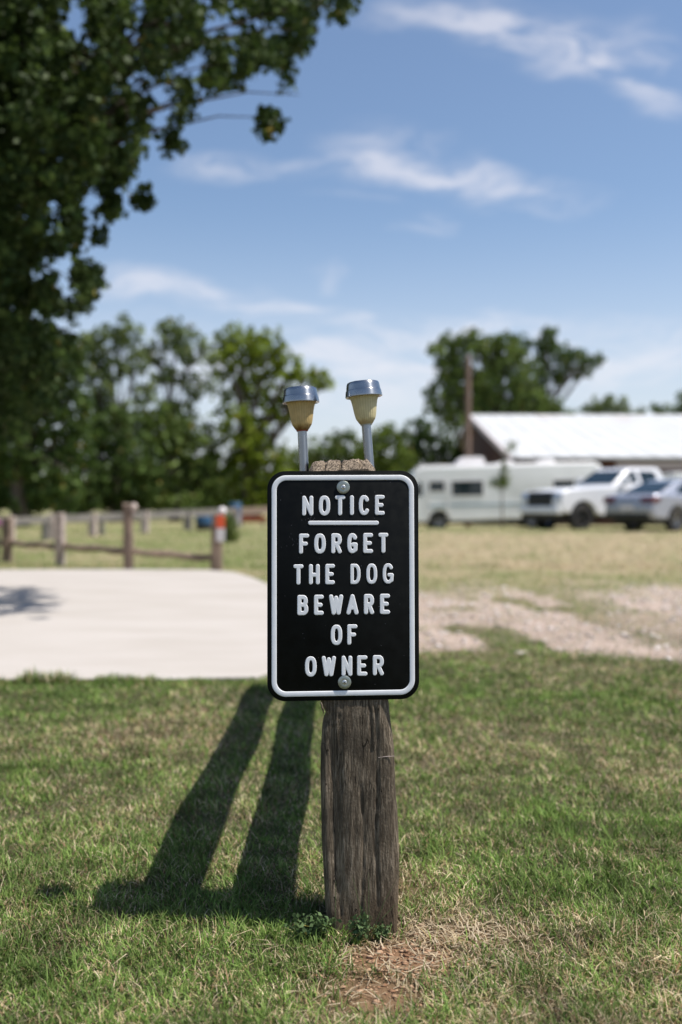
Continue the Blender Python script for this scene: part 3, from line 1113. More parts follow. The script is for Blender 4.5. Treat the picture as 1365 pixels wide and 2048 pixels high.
def rv_window(x0, x1, z0, z1, name='window', y=-1.2):
    f = MB()
    t = .05
    f.box((x0 - t, y - .02, z1), (x1 + t, y + .03, z1 + t))
    f.box((x0 - t, y - .02, z0 - t), (x1 + t, y + .03, z0))
    f.box((x0 - t, y - .019, z0), (x0, y + .03, z1))
    f.box((x1, y - .019, z0), (x1 + t, y + .03, z1))
    fo = f.build(name, M['rv_roof'], rv)
    pn = MB()
    pn.box((x0, y - .012, z0), (x1, y + .028, z1))
    pn.build('pane', M['glass'], fo)
    return fo


sc_rv = F / rvd


def rvx(px):
    return (px - 812) / sc_rv - hL


zt_ = 2.78
rv_window(rvx(866), rvx(896), 1.68, 2.10)
rv_window(rvx(911), rvx(973), 1.47, 2.10)
rv_window(rvx(1115), rvx(1156), 1.68, 2.05)
mb = side_pane([(rvx(838), 1.5), (rvx(852), 1.5), (rvx(851), 2.1), (rvx(845), 2.1)], lambda z: 1.2, -1, .012, .03)
mb.build('quarter_window', M['glass'], rv)
mb = slab([(-hL + .125, 1.0, 1.40), (-hL + .125, -1.0, 1.40), (-hL + .40, -1.0, 2.30), (-hL + .40, 1.0, 2.30)], .012)
mb.build('windscreen', M['glass'], rv)
mb = MB()
mb.box((rvx(862), -1.214, .98), (rvx(900), -1.19, 1.12))
mb.box((rvx(905), -1.213, 1.0), (rvx(1060), -1.19, 1.12))
mb.box((rvx(1062), -1.213, 1.02), (hL - .2, -1.19, 1.10))
mb.build('side_stripe', M['rv_stripe'], rv)
mb = MB()
mb.box((rvx(862), -1.222, .50), (rvx(864), -1.19, 2.2))
mb.box((rvx(900), -1.222, .50), (rvx(902), -1.19, 2.2))
mb.box((rvx(864), -1.222, 2.2), (rvx(900), -1.19, 2.23))
mb.build('door_seam', M['rv_roof'], rv)
for (a, b, hgt, nm) in ((926, 984, .34, 'air_conditioner'), (1012, 1042, .16, 'roof_vent'), (1092, 1128, .16, 'roof_vent')):
    mb = MB()
    xa, xb = rvx(a), rvx(b)
    mb.prism([(xa, 2.82), (xb, 2.82), (xb - .05, 2.82 + hgt * .9), (xb - .25, 2.82 + hgt), (xa + .3, 2.82 + hgt), (xa + .08, 2.82 + hgt * .6)], -.45, .45)
    mb.build(nm, M['rv_roof'], rv, bevel=.03)
mb = MB()
mb.box((-hL - .1, -1.15, .35), (-hL + .06, 1.15, .62))
mb.build('bumper', M['chrome'], rv, bevel=.04)
for sy in (-.85, .85):
    mb = MB()
    mb.box((-hL + .0, sy - .18, .78), (-hL + .07, sy + .18, .98))
    mb.build('headlight', M['lens_clear'], rv, bevel=.02)
mb = MB()
mb.tube([(rvx(846), -1.2, 1.7), (rvx(840), -1.45, 1.8)], .02, 6)
mb.box((rvx(836), -1.6, 1.6), (rvx(841), -1.4, 1.98))
mb.build('mirror', M['trim'], rv)
for x in (fw, rw):
    for sy in (-1.0, 1.0):
        make_wheel(.40, .26, M['rim'], rv, (x, sy, .40))
for x in (fw, rw):
    mb = MB()
    mb.box((x - .5, -1.12, .45), (x + .5, 1.12, .95))
    mb.build('wheel_well', M['trim'], rv)
mb = MB()
mb.box((-hL + .3, -.9, .25), (hL - .3, .9, .46))
mb.build('chassis', M['trim'], rv)

# ---- white pickup
tk = empty('pickup_truck', (8.86, 33.0, gzf(8.7, 33.0) - .02), (0, 0, R(27)))
tag(tk, 'white crew cab pickup truck facing left with a black grille', 'pickup truck')
arch.zc = .42
fx, rxx = -1.92, 2.05
prof = [(-2.78, .62), (-2.84, .75), (-2.82, 1.02), (-2.75, 1.22), (-2.5, 1.31), (-1.7, 1.38), (-.95, 1.42), (-.7, 1.43), (1.4, 1.44), (1.45, 1.48), (3.25, 1.48), (3.32, 1.36), (3.32, .62)] \
    + arch(rxx, .54, .55) + [(1.35, .48), (-1.2, .48)] + arch(fx, .54, .55)
loft_sides(prof, [(-1.0, .985, .95, .95), (-.93, 1, 1, .95), (.93, 1, 1, .95), (1.0, .985, .95, .95)]).build('body', M['truck_white'], tk, bevel=.04, seg=3)
gh = [(-.72, 1.42), (-.57, 1.52), (.06, 1.95), (.33, 2.04), (1.38, 2.05), (1.52, 2.0), (1.66, 1.52), (1.68, 1.42)]
mb, wz = house(gh, .93, .74, 1.42, 2.05)
mb.build('cab', M['truck_white'], tk, bevel=.05, seg=3)
for s in (-1, 1):
    side_pane([(-.28, 1.53), (.46, 1.53), (.41, 1.92), (.26, 1.93), (.03, 1.83)], wz, s).build('door_window', M['glass'], tk)
    side_pane([(.62, 1.53), (1.36, 1.53), (1.28, 1.90), (1.13, 1.93), (.56, 1.93)], wz, s).build('door_window', M['glass'], tk)
    mb = MB()
    mb.box((-.36, s * .98, 1.44) if s > 0 else (-.36, s * 1.24, 1.44), (-.18, s * 1.24, 1.73) if s > 0 else (-.18, s * .98, 1.73))
    mb.build('mirror', M['truck_white'], tk, bevel=.04, seg=3)
    for xh in (.40, 1.33):
        mb = MB()
        mb.box((xh, s * 1.0 - .012, 1.22), (xh + .18, s * 1.0 + .012, 1.26))
        mb.build('door_handle', M['chrome'], tk)
    mb = MB()
    y0, y1 = (s * .98, s * .62) if s < 0 else (s * .62, s * .98)
    mb.prism([(-2.835, 1.00), (-2.48, 1.04), (-2.48, 1.21), (-2.775, 1.21)], y0 - .012, y1 + .012)
    hd = mb.build('headlight', M['lens_clear'], tk, bevel=.015)
    mb = MB()
    mb.box((-2.54, s * .98 - .018, 1.06), (-2.44, s * .98 + .018, 1.19))
    mb.build('turn_signal', M['amber'], hd)
    mb = MB()
    mb.box((3.26, s * .86 - .1, 1.0), (3.34, s * .86 + .1, 1.36))
    mb.build('tail_light', M['lens_red'], tk, bevel=.01)
    mb = MB()
    mb.box((-1.2, s * .95 - .06, .40), (1.35, s * .95 + .06, .47))
    mb.build('running_board', M['trim'], tk)
mb = slab([(-.60, -.84, 1.505), (-.60, .84, 1.505), (.03, .72, 1.935), (.03, -.72, 1.935)], -.014)
mb.build('windscreen', M['glass'], tk)
mb = slab([(1.65, -.8, 1.54), (1.65, .8, 1.54), (1.54, .7, 1.96), (1.54, -.7, 1.96)], .012)
mb.build('rear_window', M['glass'], tk)
mb = MB()
mb.prism([(-2.87, .80), (-2.7, .80), (-2.68, 1.24), (-2.79, 1.24), (-2.855, 1.02)], -.60, .60)
gr = mb.build('grille', M['trim'], tk)
for z in (.88, .99, 1.10):
    mb = MB()
    mb.box((-2.885, -.58, z), (-2.75, .58, z + .025))
    mb.build('grille_bar', M['rim_dark'], gr)
mb = MB()
mb.prism([(-2.95, .55), (-2.66, .53), (-2.66, .78), (-2.93, .78)], -.98, .98)
mb.build('bumper', M['truck_white'], tk, bevel=.04)
mb = MB()
mb.box((-2.89, -.85, .36), (-2.62, .85, .545))
mb.build('air_dam', M['trim'], tk, bevel=.03)
mb = MB()
mb.box((3.3, -.95, .55), (3.48, .95, .75))
mb.build('rear_bumper', M['chrome'], tk, bevel=.03)
mb = MB()
mb.box((-2.5, -.8, .36), (3.0, .8, .60))
for x in (fx, rxx):
    mb.box((x - .52, -.92, .45), (x + .52, .92, .98))
mb.build('chassis', M['trim'], tk)
for x in (fx, rxx):
    for sy in (-.84, .84):
        make_wheel(.42, .28, M['rim_dark'], tk, (x, sy, .42))

# ---- silver-grey sedan, rear towards the left
cr = empty('sedan_car', (10.32, 29.9, gzf(9.9, 29.9) + .0), (0, 0, R(30)))
tag(cr, 'silver grey sedan seen from behind with its red tail light, right of the pickup', 'car')
arch.zc = .335
fx, rxx = 1.42, -1.36
prof = [(-2.34, .36), (-2.42, .52), (-2.40, .70), (-2.36, .96), (-2.25, 1.05), (-1.9, 1.08), (-1.4, 1.05), (0, 1.0), (1.2, .98), (1.9, .88), (2.3, .72), (2.38, .5), (2.32, .30)] \
    + arch(fx, .40, .32) + [(.9, .24), (-.85, .24)] + arch(rxx, .40, .32)
loft_sides(prof, [(-.92, .965, .93, .7), (-.84, 1, 1, .7), (.84, 1, 1, .7), (.92, .965, .93, .7)]).build('body', M['silver'], cr, bevel=.05, seg=3)
gh = [(-1.95, 1.03), (-1.85, 1.08), (-1.15, 1.40), (-.75, 1.50), (-.1, 1.54), (.35, 1.48), (1.15, 1.02), (1.2, .96)]
mb, wz = house(gh, .84, .58, 1.0, 1.54)
mb.build('cabin', M['silver'], cr, bevel=.06, seg=3)
for s in (-1, 1):
    side_pane([(-1.28, 1.09), (-.45, 1.06), (-.45, 1.42), (-.72, 1.41), (-1.02, 1.30)], wz, s).build('door_window', M['glass'], cr)
    side_pane([(-.38, 1.06), (.80, 1.04), (.40, 1.34), (.1, 1.42), (-.38, 1.43)], wz, s).build('door_window', M['glass'], cr)
    mb = MB()
    y0, y1 = sorted((s * .94, s * .50))
    mb.prism([(-2.425, .80), (-2.05, .84), (-2.0, .98), (-2.385, .99)], y0, y1)
    mb.build('tail_light', M['lens_red'], cr, bevel=.02)
    mb = MB()
    y0, y1 = sorted((s * .86, s * .5))
    mb.prism([(2.36, .60), (2.0, .66), (2.0, .82), (2.25, .75)], y0, y1)
    mb.build('headlight', M['lens_clear'], cr, bevel=.02)
    mb = MB()
    y0, y1 = sorted((s * .90, s * 1.08))
    mb.box((.72, y0, 1.02), (.85, y1, 1.15))
    mb.build('mirror', M['silver'], cr, bevel=.03)
    for xh in (-.95, .05):
        mb = MB()
        mb.box((xh, s * .915 - .012, .86), (xh + .2, s * .915 + .012, .89))
        mb.build('door_handle', M['chrome'], cr)
mb = slab([(-1.84, -.66, 1.09), (-1.84, .66, 1.09), (-1.10, .56, 1.41), (-1.10, -.56, 1.41)], -.02)
mb.build('rear_window', M['glass'], cr)
mb = slab([(1.10, .68, 1.06), (1.10, -.68, 1.06), (.38, -.54, 1.455), (.38, .54, 1.455)], -.02)
mb.build('windscreen', M['glass'], cr)
mb = MB()
mb.prism([(-2.45, .34), (-2.2, .30), (-2.2, .52), (-2.47, .52)], -.82, .82)
mb.build('rear_bumper', M['trim'], cr, bevel=.04)
mb = MB()
mb.box((-2.41, -.26, .62), (-2.375, .26, .74))
mb.build('number_plate', M['paper'], cr)
mb = MB()
mb.box((-2.1, -.78, .2), (2.1, .78, .36))
for x in (fx, rxx):
    mb.box((x - .38, -.82, .3), (x + .38, .82, .7))
mb.build('chassis', M['trim'], cr)
for x in (fx, rxx):
    for sy in (-.80, .80):
        make_wheel(.335, .22, M['rim'], cr, (x, sy, .335), 5)

# white trailer end that shows behind the pickup cab
tr = empty('box_trailer', (15.35, 43.2, -.27))
tag(tr, 'white box trailer at the right edge behind the pickup cab', 'trailer')
mb = MB()
mb.box((-1.3, -1.1, .55), (4.2, 1.1, 2.42))
mb.build('body', M['rv_white'], tr, bevel=.06)
mb = MB()
mb.box((-1.2, -1.0, .40), (4.1, 1.0, .55))
mb.build('frame', M['trim'], tr)
for x in (1.0, 1.9):
    for sy in (-1.0, 1.0):
        make_wheel(.38, .22, M['rim'], tr, (x, sy * 1.0, .38))

# sapling in front of the motorhome
sx, sd = P(1004, 1000, 38).x, 38.0
sz0 = gzf(sx, sd)
sap = empty('sapling', (sx, sd, sz0))
tag(sap, 'young sapling with a small round leaf ball on a thin stem before the motorhome', 'sapling')
mb = MB()
mb.tube([(0, 0, -.1), (.01, 0, .7), (0, 0, 1.5), (.1, 0, 2.4), (.35, .05, 3.3)], [.035, .03, .025, .016, .006], 7)
mb.build('trunk', M['bark'], sap, smooth=True)
c = P(1004, 966, sd) - sap.location
cl = np.concatenate([blob_points(tuple(c), (.34, .34, .28), 60, .2), blob_points((c.x + .1, 0, c.z + .5), (.22, .22, .5), 22, .2), blob_points((c.x + .35, 0, c.z + 1.3), (.3, .3, .45), 14, .2), blob_points((c.x - .35, 0, c.z + .05), (.16, .16, .16), 10, .2)])
cc = np.repeat(cl, 8, axis=0) + rng.normal(size=(len(cl) * 8, 3)) * .07
o = link('crown', leaf_mesh('sapling_crown', cc, .10 * (.7 + .6 * rng.random(len(cc))), leafcols(len(cc), MD0, MD1), .2), M['leaf'], sap)
o['kind'] = 'stuff'


# ------------------------------------------------------------------ fences on the left
def rough_post(name, mat, parent, x, y, z0, z1, wdt, lean=0.0, dep=None):
    mb = MB()
    dep = dep or wdt
    nseg = 7
    rings = []
    for i in range(nseg):
        t = i / (nseg - 1)
        z = z0 - .25 + (z1 - z0 + .25) * t
        s = 1 + .10 * math.sin(i * 2.1 + x * 7) * (.5)
        ox = lean * t
        wv = wdt * .5 * s
        dv = dep * .5 * s
        c = .72
        for (a, b) in ((-1, -c), (-c, -1), (c, -1), (1, -c), (1, c), (c, 1), (-c, 1), (-1, c)):
            rings.append((x + ox + a * wv + random.uniform(-.004, .004), y + b * dv + random.uniform(-.004, .004), z + (random.uniform(-.015, .015) if i == nseg - 1 else 0)))
    fs = []
    for i in range(nseg - 1):
        for k in range(8):
            fs.append((i * 8 + k, i * 8 + (k + 1) % 8, (i + 1) * 8 + (k + 1) % 8, (i + 1) * 8 + k))
    fs.append(tuple(range(7, -1, -1)))
    fs.append(tuple((nseg - 1) * 8 + k for k in range(8)))
    mb.add(rings, fs)
    return mb.build(name, mat, parent, smooth=True)


lf = empty('split_rail_fence', (0, 0, 0))
FP = [(15, 1125, 1035, 'fence_grey', 18), (121, 1132, 1028, 'fence_pale', 18), (258, 1141, 1008, 'fence_grey', 18), (432, 1142, 1031, 'fence_grey', 22), (-150, 1118, 1034, 'fence_grey', 22)]
posts = []
ftop = []
for (px, yb, yt, mt, wpx) in FP:
    d = CZ / ((yb - HY) / F)
    x = (px - CX) / F * d
    posts.append((x, d, P(px, yt, d).z, mt, wpx / F * d))
lf.location = (posts[1][0], posts[1][1], 0)
tag(lf, 'rustic split rail fence of weathered posts along the far edge of the concrete', 'fence')
for (x, y, zt, mt, wd) in posts:
    rough_post('post', M[mt], lf, x - lf.location.x, y - lf.location.y, gzf(x, y), zt, wd, random.uniform(-.02, .03))
order = [posts[4], posts[0], posts[1], posts[2], posts[3]]
railz = [.28, .285, .27, .255, .165]
mid_drop = [0, .015, 0, .03]
for i in range(4):
    a, b = order[i], order[i + 1]
    mb = MB()
    za, zb = railz[i], railz[i + 1]
    A = Vector((a[0] + .05, a[1], za)) - lf.location
    B = Vector((b[0] - .05, b[1], zb)) - lf.location
    pts, rad = [], []
    for k in range(7):
        t = k / 6
        q = A.lerp(B, t)
        if i == 3:
            q.z = (za + (zb - za) * (t ** .8) if t < .75 else zb + (za - zb) * .206 * (1 - t) / .25)
        q.z += .012 * math.sin(k * 1.7 + i)
        pts.append(q)
        rad.append(.043 + .006 * math.sin(k * 2.3 + i))
    mb.tube(pts, rad, 9)
    mb.build('rail', M['fence_grey'], lf, smooth=True)
# ball on the middle post, pale knob on the end post
for (px, py, r_, lab) in ((268, 1014, 8, 'pale knob on top of the dark fence post, left of the orange sheet'), (445, 1022, 8.5, 'white round knob above the orange sheet on the end post')):
    d = posts[2][1] if px < 300 else posts[3][1]
    c = P(px, py, d - .02)
    mb = MB()
    rr = r_ / F * d
    mb.lathe([(.001, -rr), (rr * .5, -rr * .87), (rr * .87, -rr * .5), (rr, 0), (rr * .87, rr * .5), (rr * .5, rr * .87), (.001, rr)], 16)
    mb.lathe([(.001, -rr * 2.0), (rr * .45, -rr * 2.0), (rr * .4, -rr * .85), (.001, -rr * .85)], 10)
    o = mb.build('post_knob', M['fence_pale' if px < 300 else 'paper'], None, smooth=True)
    o.location = c
    tag(o, lab, 'knob', 'round knobs on the fence posts')
# orange over white marker sheet on the end post
d = posts[3][1] - .10
mk = empty('marker_sheet', tuple(P(441, 1058, d)))
tag(mk, 'bright orange and white sheet fixed to the end post of the rail fence', 'marker')
for (ya, yb, mt, nm) in ((1031, 1056, 'orange', 'orange_panel'), (1057, 1083, 'paper', 'white_panel')):
    mb = MB()
    a, b = P(433, yb, d), P(450, ya, d)
    a, b = a - mk.location, b - mk.location
    mb.box((a.x, -.008, a.z), (b.x, .008, b.z))
    mb.build(nm, M[mt], mk, bevel=.003)

# board fence further back
bf = empty('board_fence', (-8.5, 27, 0))
tag(bf, 'low grey board fence crossing the grass in front of the dark trees', 'fence')


def bfp(px):
    t = (px - 10) / 540.0
    return 21.0 + 15.0 * t


def bft(px):   # top of the board in photo pixels
    return 1035 - 22.0 * (px - 10) / 520.0


prev = None
for px in (-60, 22, 90, 104, 186, 204, 290, 376, 470, 545, 640):
    d = bfp(px)
    x = (px - CX) / F * d
    big = px in (22, 104, 186, 290, 376)
    zt = P(px, bft(px) - (2 if big else -2), d).z
    rough_post('post', M['fence_pale' if px in (22, 104, 186, 290) else 'fence_board'], bf, x - bf.location.x, d - bf.location.y, 0, zt, (15 if big else 10) / F * d)
for (a, b) in ((-60, 22), (22, 104), (104, 186), (186, 290), (290, 376), (376, 470), (470, 545), (545, 640)):
    mb = MB()
    da, db = bfp(a), bfp(b)
    A, A2 = P(a, bft(a), da), P(a, bft(a) + 15, da)
    B, B2 = P(b, bft(b), db), P(b, bft(b) + 14, db)
    vs = []
    for o_ in (-.10, -.135):
        for q in (A, A2, B2, B):
            vs.append(tuple(q + Vector((.006, o_, 0)) - bf.location))
    mb.add(vs, [(0, 1, 2, 3), (7, 6, 5, 4), (0, 4, 5, 1), (1, 5, 6, 2), (2, 6, 7, 3), (3, 7, 4, 0)])
    mb.build('board', M['fence_board' if b < 500 else 'fence_grey'], bf)

# bush beside the end post, barrel and oddments behind
bd = 22.0
bx = P(458, 1060, bd).x
bush = empty('bush', (bx, bd, 0))
tag(bush, 'small dark green bush right beside the end post with the orange sheet', 'bush')
cl = np.concatenate([blob_points((0, 0, .32), (.22, .25, .42), 110, .3), blob_points((.05, 0, .1), (.3, .3, .16), 60, .3)])
cl = cl[cl[:, 2] > .02]
cc = np.repeat(cl, 8, axis=0) + rng.normal(size=(len(cl) * 8, 3)) * .04
o = link('foliage', leaf_mesh('bush_foliage', cc, .06 * (.7 + .6 * rng.random(len(cc))), leafcols(len(cc), DK0, MD1), .1), M['leaf'], bush)
o['kind'] = 'stuff'
mb = MB()
mb.tube([(0, 0, -.05), (.02, 0, .4)], [.03, .01], 6)
mb.build('stem', M['bark'], bush)


def drum(px, yb, d, h, r, m1, m2, label):
    x = (px - CX) / F * d
    root = empty('drum', (x, d, P(px, yb, d).z))
    tag(root, label, 'drum')
    mb = MB()
    mb.lathe([(.001, h * .45), (r, h * .45), (r * 1.03, h * .55), (r, h * .62), (r, h * .97), (r * .9, h), (.001, h)], 20)
    mb.build('upper_shell', M[m1], root, smooth=True)
    mb = MB()
    mb.lathe([(.001, 0), (r * .95, 0), (r, h * .04), (r, h * .30), (r * 1.03, h * .36), (r, h * .45), (.001, h * .45)], 20)
    mb.build('lower_shell', M[m2], root, smooth=True)
    return root


drum(471, 1052, 34.0, .80, .20, 'blue', 'greyplastic', 'blue and grey drum just right of the small bush')
drum(408, 1060, 30.0, .42, .24, 'blue', 'trim', 'dark blue drum lying low left of the orange sheet')
# low rust coloured trough
rxp = P(505, 1050, 38)
t = empty('feed_trough', (rxp.x, 38, 0))
tag(t, 'low rust red trough in the shade left of the sign', 'trough')
mb = MB()
mb.prism([(-.5, .12), (.5, .12), (.58, .34), (-.58, .34)], -.2, .2)
mb.build('basin', M['rust'], t, bevel=.02)
for sx_ in (-.42, .38):
    mb = MB()
    mb.box((sx_, -.16, -.02), (sx_ + .05, .16, .125))
    mb.build('leg', M['trim'], t)
# pink flowers at the left edge
fd = 14.0
fl = empty('flower_plant', (P(2, 1100, fd).x - .05, fd, 0))
tag(fl, 'purple pink flower clump at the left edge beside the leftmost fence post', 'plant')
cl = blob_points((0, 0, .60), (.07, .08, .10), 40, .3)
o = link('blossom', leaf_mesh('blossoms', cl, .05 * np.ones(len(cl)), np.tile(np.array((0.42, 0.15, 0.32)), (len(cl), 1))), M['leaf'], fl)
o['kind'] = 'stuff'
mb = MB()
for k in range(5):
    mb.tube([(random.uniform(-.03, .03), 0, -.03), (random.uniform(-.04, .04), 0, .3), (random.uniform(-.06, .06), 0, .58)], [.008, .007, .004], 5)
mb.build('stem', M['bark'], fl)

# ------------------------------------------------------------------ the post
PD, PB = 2.021, 2.150      # front and back of the post
LEAN = .066                # the whole post leans back a little
PDT = PD + .95 * LEAN
wp = empty('wooden_post', (.035, 2.085, 0))
tag(wp, 'thick weathered grey-brown wooden post that carries the black notice sign', 'post')
LEFT = [(905, 617), (921, 618), (941, 617), (1200, 629), (1390, 639), (1402, 640), (1416, 646), (1431, 653), (1444, 650), (1461, 644.5), (1500, 642), (1560, 641.5), (1685, 643.8), (1740, 647), (1824, 651), (1875, 655), (2000, 656)]
RIGHT = [(905, 748), (921, 748), (941, 752), (1200, 766), (1398, 777.5), (1431, 780), (1464, 784.5), (1502, 789.5), (1573, 792), (1621, 796), (1667, 798), (1748, 799.5), (1799, 799), (1862, 797), (2000, 797)]
ly, lx = np.array(LEFT).T
ry_, rx_ = np.array(RIGHT).T
NA, NR = 150, 240
zs_ = np.linspace(-.12, .962, NR)
verts = []


def ztop(y, x):
    return .9435 + np.clip((y - PDT) * .95, 0, .021) + .045 * (x - .01) + .003 * mnoise.noise(Vector((x * 45, y * 30, 2))) - max(0, (x - .056)) * 1.25 - max(0, (-.058 - x)) * 1.6


K = 9.0
for i, z in enumerate(zs_):
    pyx = HY + (CZ - z) / PD * F
    pdz = PD + z * LEAN
    pyx = HY + (CZ - z) / pdz * F
    xl = (np.interp(pyx, ly, lx) - CX) / F * pdz
    xr = (np.interp(pyx, ry_, rx_) - CX) / F * pdz
    cxp, hw = (xl + xr) / 2, (xr - xl) / 2
    for k in range(NA):
        th = 2 * math.pi * k / NA
        c, s = math.cos(th), math.sin(th)
        # rounded square
        rr = 1 / ((abs(c) ** K + abs(s) ** K) ** (1 / K))
        x, y = c * rr, s * rr
        X = cxp + x * hw
        Y = (PD + PB) / 2 + y * (PB - PD) / 2 + z * LEAN
        # grain grooves and gouges
        g = mnoise.noise(Vector((X * 170, Y * 170, z * 8))) * .0008 + mnoise.noise(Vector((X * 60, Y * 60, z * 9.0))) * .0010
        if s < -.6:
            lon = mnoise.noise(Vector((X * 26, 3.1, z * 1.6)))
            g += lon * .0016
            # a hollow down the front left, as in the old log
            hol = math.exp(-((X - (-.018 + .035 * (.35 - z))) / .012) ** 2) * float(sstep(.02, .12, np.array(z)) * sstep(.46, .34, np.array(z)))
            g -= .006 * hol
            for (cxk, zlo, zhi, dp) in ((.0735, .05, .47, .006), (.044, .0, .30, .003), (-.002, .02, .44, .003), (-.0185, .30, .46, .004), (.060, .36, .55, .005)):
                wig = cxk + .0025 * math.sin(z * 23 + cxk * 90)
                if zlo < z < zhi:
                    g -= dp * math.exp(-((X - wig) / .0016) ** 2)
        nn = Vector((c * abs(c) ** 3, s * abs(s) ** 3, 0)).normalized()
        X += nn.x * g
        Y += nn.y * g
        zz = min(z, ztop(Y, X))
        verts.append((X, Y, zz))
faces = []
for i in range(NR - 1):
    for k in range(NA):
        k2 = (k + 1) % NA
        faces.append((i * NA + k, i * NA + k2, (i + 1) * NA + k2, (i + 1) * NA + k))
last = verts[-NA:]
prevb = (NR - 1) * NA
cc_ = np.mean(np.array(last), 0)
for s in (.97, .9, .8, .68, .55, .42, .28, .14):
    b0 = len(verts)
    for k in range(NA):
        X = cc_[0] + (last[k][0] - cc_[0]) * s
        Y = cc_[1] + (last[k][1] - cc_[1]) * s
        rough = mnoise.noise(Vector((X * 170, Y * 170, 4))) * .0035 + mnoise.noise(Vector((X * 420, Y * 420, 9))) * .002
        split = 0
        for cxk in (-.036, -.003, .039, .066):
            split = max(split, math.exp(-((X - cxk - .15 * (Y - PDT)) / .0022) ** 2))
        verts.append((X, Y, ztop(Y, X) + rough - .014 * split))
    for k in range(NA):
        k2 = (k + 1) % NA
        faces.append((prevb + k, prevb + k2, b0 + k2, b0 + k))
    prevb = b0
verts.append((cc_[0], cc_[1], ztop(cc_[1], cc_[0])))
for k in range(NA):
    faces.append((prevb + k, prevb + (k + 1) % NA, len(verts) - 1))
va = np.array(verts) - np.array(wp.location)
me = mesh_np('post_shaft', va, faces, True)
link('shaft', me, M['wood'], wp)
# slivers on the left corner
mb = MB()
for (px, py, ln) in ((642, 1404, .024),):
    q = P(px, py, PD + .47 * LEAN - .001) - wp.location
    mb.tube([q, q + Vector((.004, -.003, -ln * .5)), q + Vector((.007, -.001, -ln))], [.0016, .0024, .0008], 5)
mb.build('splinter', M['wood'], wp)
mb = MB()
q0, q1 = P(757, 1515, PD + .38 * LEAN - .002) - wp.location, P(790, 1512, PD + .38 * LEAN - .002) - wp.location
mb.tube([q0, q0.lerp(q1, .5) + Vector((0, 0, .0006)), q1], [.0005, .0007, .0005], 5)
mb.build('pale_scratch', M['fence_pale'], wp)

# rails that run straight back from the post, hidden by post and sign but casting the two long shadows
for (za, zb, xa, xb) in ((.42, .43, .040, .040), (.85, .785, .038, .032)):
    mb = MB()
    A = Vector((xa, PB - .03, za))
    B = Vector((xb, 4.62, zb))
    pts, rad = [], []
    for k in range(14):
        t = k / 13
        pts.append(A.lerp(B, t) + Vector((.005 * math.sin(k * .8 + za * 9), 0, .004 * math.sin(k * .7))) - wp.location)
        rad.append(.065 + .003 * math.sin(k * 1.3 + za * 20))
    mb.tube(pts, rad, 10)
    mb.build('rail', M['fence_grey'], wp, smooth=True)
rough_post('end_post', M['fence_grey'], wp, .05 - wp.location.x, 4.65 - wp.location.y, 0, .84, .12)

# ------------------------------------------------------------------ the sign
LEAN = .066
SD = 2.0185 + .71 * LEAN            # distance of the painted face
PXM = F / SD           # photo pixels per metre on the face
sg = empty('notice_sign', tuple(P(686.5, 1170, SD)))
sg.rotation_euler = (-math.atan(LEAN), 0, 0)
tag(sg, 'black metal notice sign with white raised border and lettering', 'sign')


def S(px, py):
    """photo pixel -> local (x, z) on the sign face, with the slight turn of the plate"""
    return ((px - 686.5) / PXM, -(py - 1170) / PXM)


def rrect(x0, x1, z0, z1, r, n=14):
    pts = []
    for (cx, cz, a0) in ((x1 - r, z1 - r, 0), (x0 + r, z1 - r, 90), (x0 + r, z0 + r, 180), (x1 - r, z0 + r, 270)):
        for k in range(n + 1):
            a = R(a0 + 90 * k / n)
            pts.append((cx + r * math.cos(a), cz + r * math.sin(a)))
    return pts


def skew(pts):
    """plate is very slightly turned: right end a touch higher at the bottom, corners shifted as in the photo"""
    out = []
    for x, z in pts:
        t = (z + .232) / .464          # 0 bottom .. 1 top
        out.append((x + .0018 * (1 - t) * (1 - (x + .15) / .3) * 1.2, z + x * (.017 * (1 - t) + .004 * t)))
    return out


XL, XR, ZT, ZB = -152.6 / PXM, 151.5 / PXM, 229.3 / PXM, -228.0 / PXM
mb = MB()
rings = []
for (inset, y) in ((.0008, .0022), (0, .0016), (0, .0006), (.0009, 0.0)):
    rings.append([(x, y, z) for x, z in skew(rrect(XL + inset, XR - inset, ZB + inset, ZT - inset, .038 - inset))])
n = len(rings[0])
fs = []
for i in range(3):
    for k in range(n):
        fs.append((i * n + k, i * n + (k + 1) % n, (i + 1) * n + (k + 1) % n, (i + 1) * n + k))
fs.append(tuple(range(n - 1, -1, -1)))
fs.append(tuple(3 * n + k for k in range(n)))
mb.add([v for r_ in rings for v in r_], fs)
mb.build('panel', M['black_paint'], sg, smooth=True)
# raised white border, half-round section
mb = MB()
b0, b1 = 8.6 / PXM, 19.0 / PXM
rings = []
for (t, y) in ((0, .0004), (.03, -.0003), (.09, -.0006), (.18, -.0008), (.5, -.00085), (.82, -.0008), (.91, -.0006), (.97, -.0003), (1, .0004)):
    ins = b0 + (b1 - b0) * t
    rings.append([(x, y, z) for x, z in skew(rrect(XL + ins, XR - ins, ZB + ins, ZT - ins, .038 - ins * .86))])
fs = []
for i in range(len(rings) - 1):
    for k in range(n):
        fs.append((i * n + k, i * n + (k + 1) % n, (i + 1) * n + (k + 1) % n, (i + 1) * n + k))
mb.add([v for r_ in rings for v in r_], fs)
mb.build('border', M['white_paint'], sg, smooth='all')


def ell(cx, cy, rx, ry, a0, a1, n=14, sup=2.4):
    pts = []
    for k in range(n + 1):
        a = R(a0 + (a1 - a0) * k / n)
        c, s = math.cos(a), math.sin(a)
        pts.append((cx + rx * math.copysign(abs(c) ** (2 / sup), c), cy + ry * math.copysign(abs(s) ** (2 / sup), s)))
    return pts


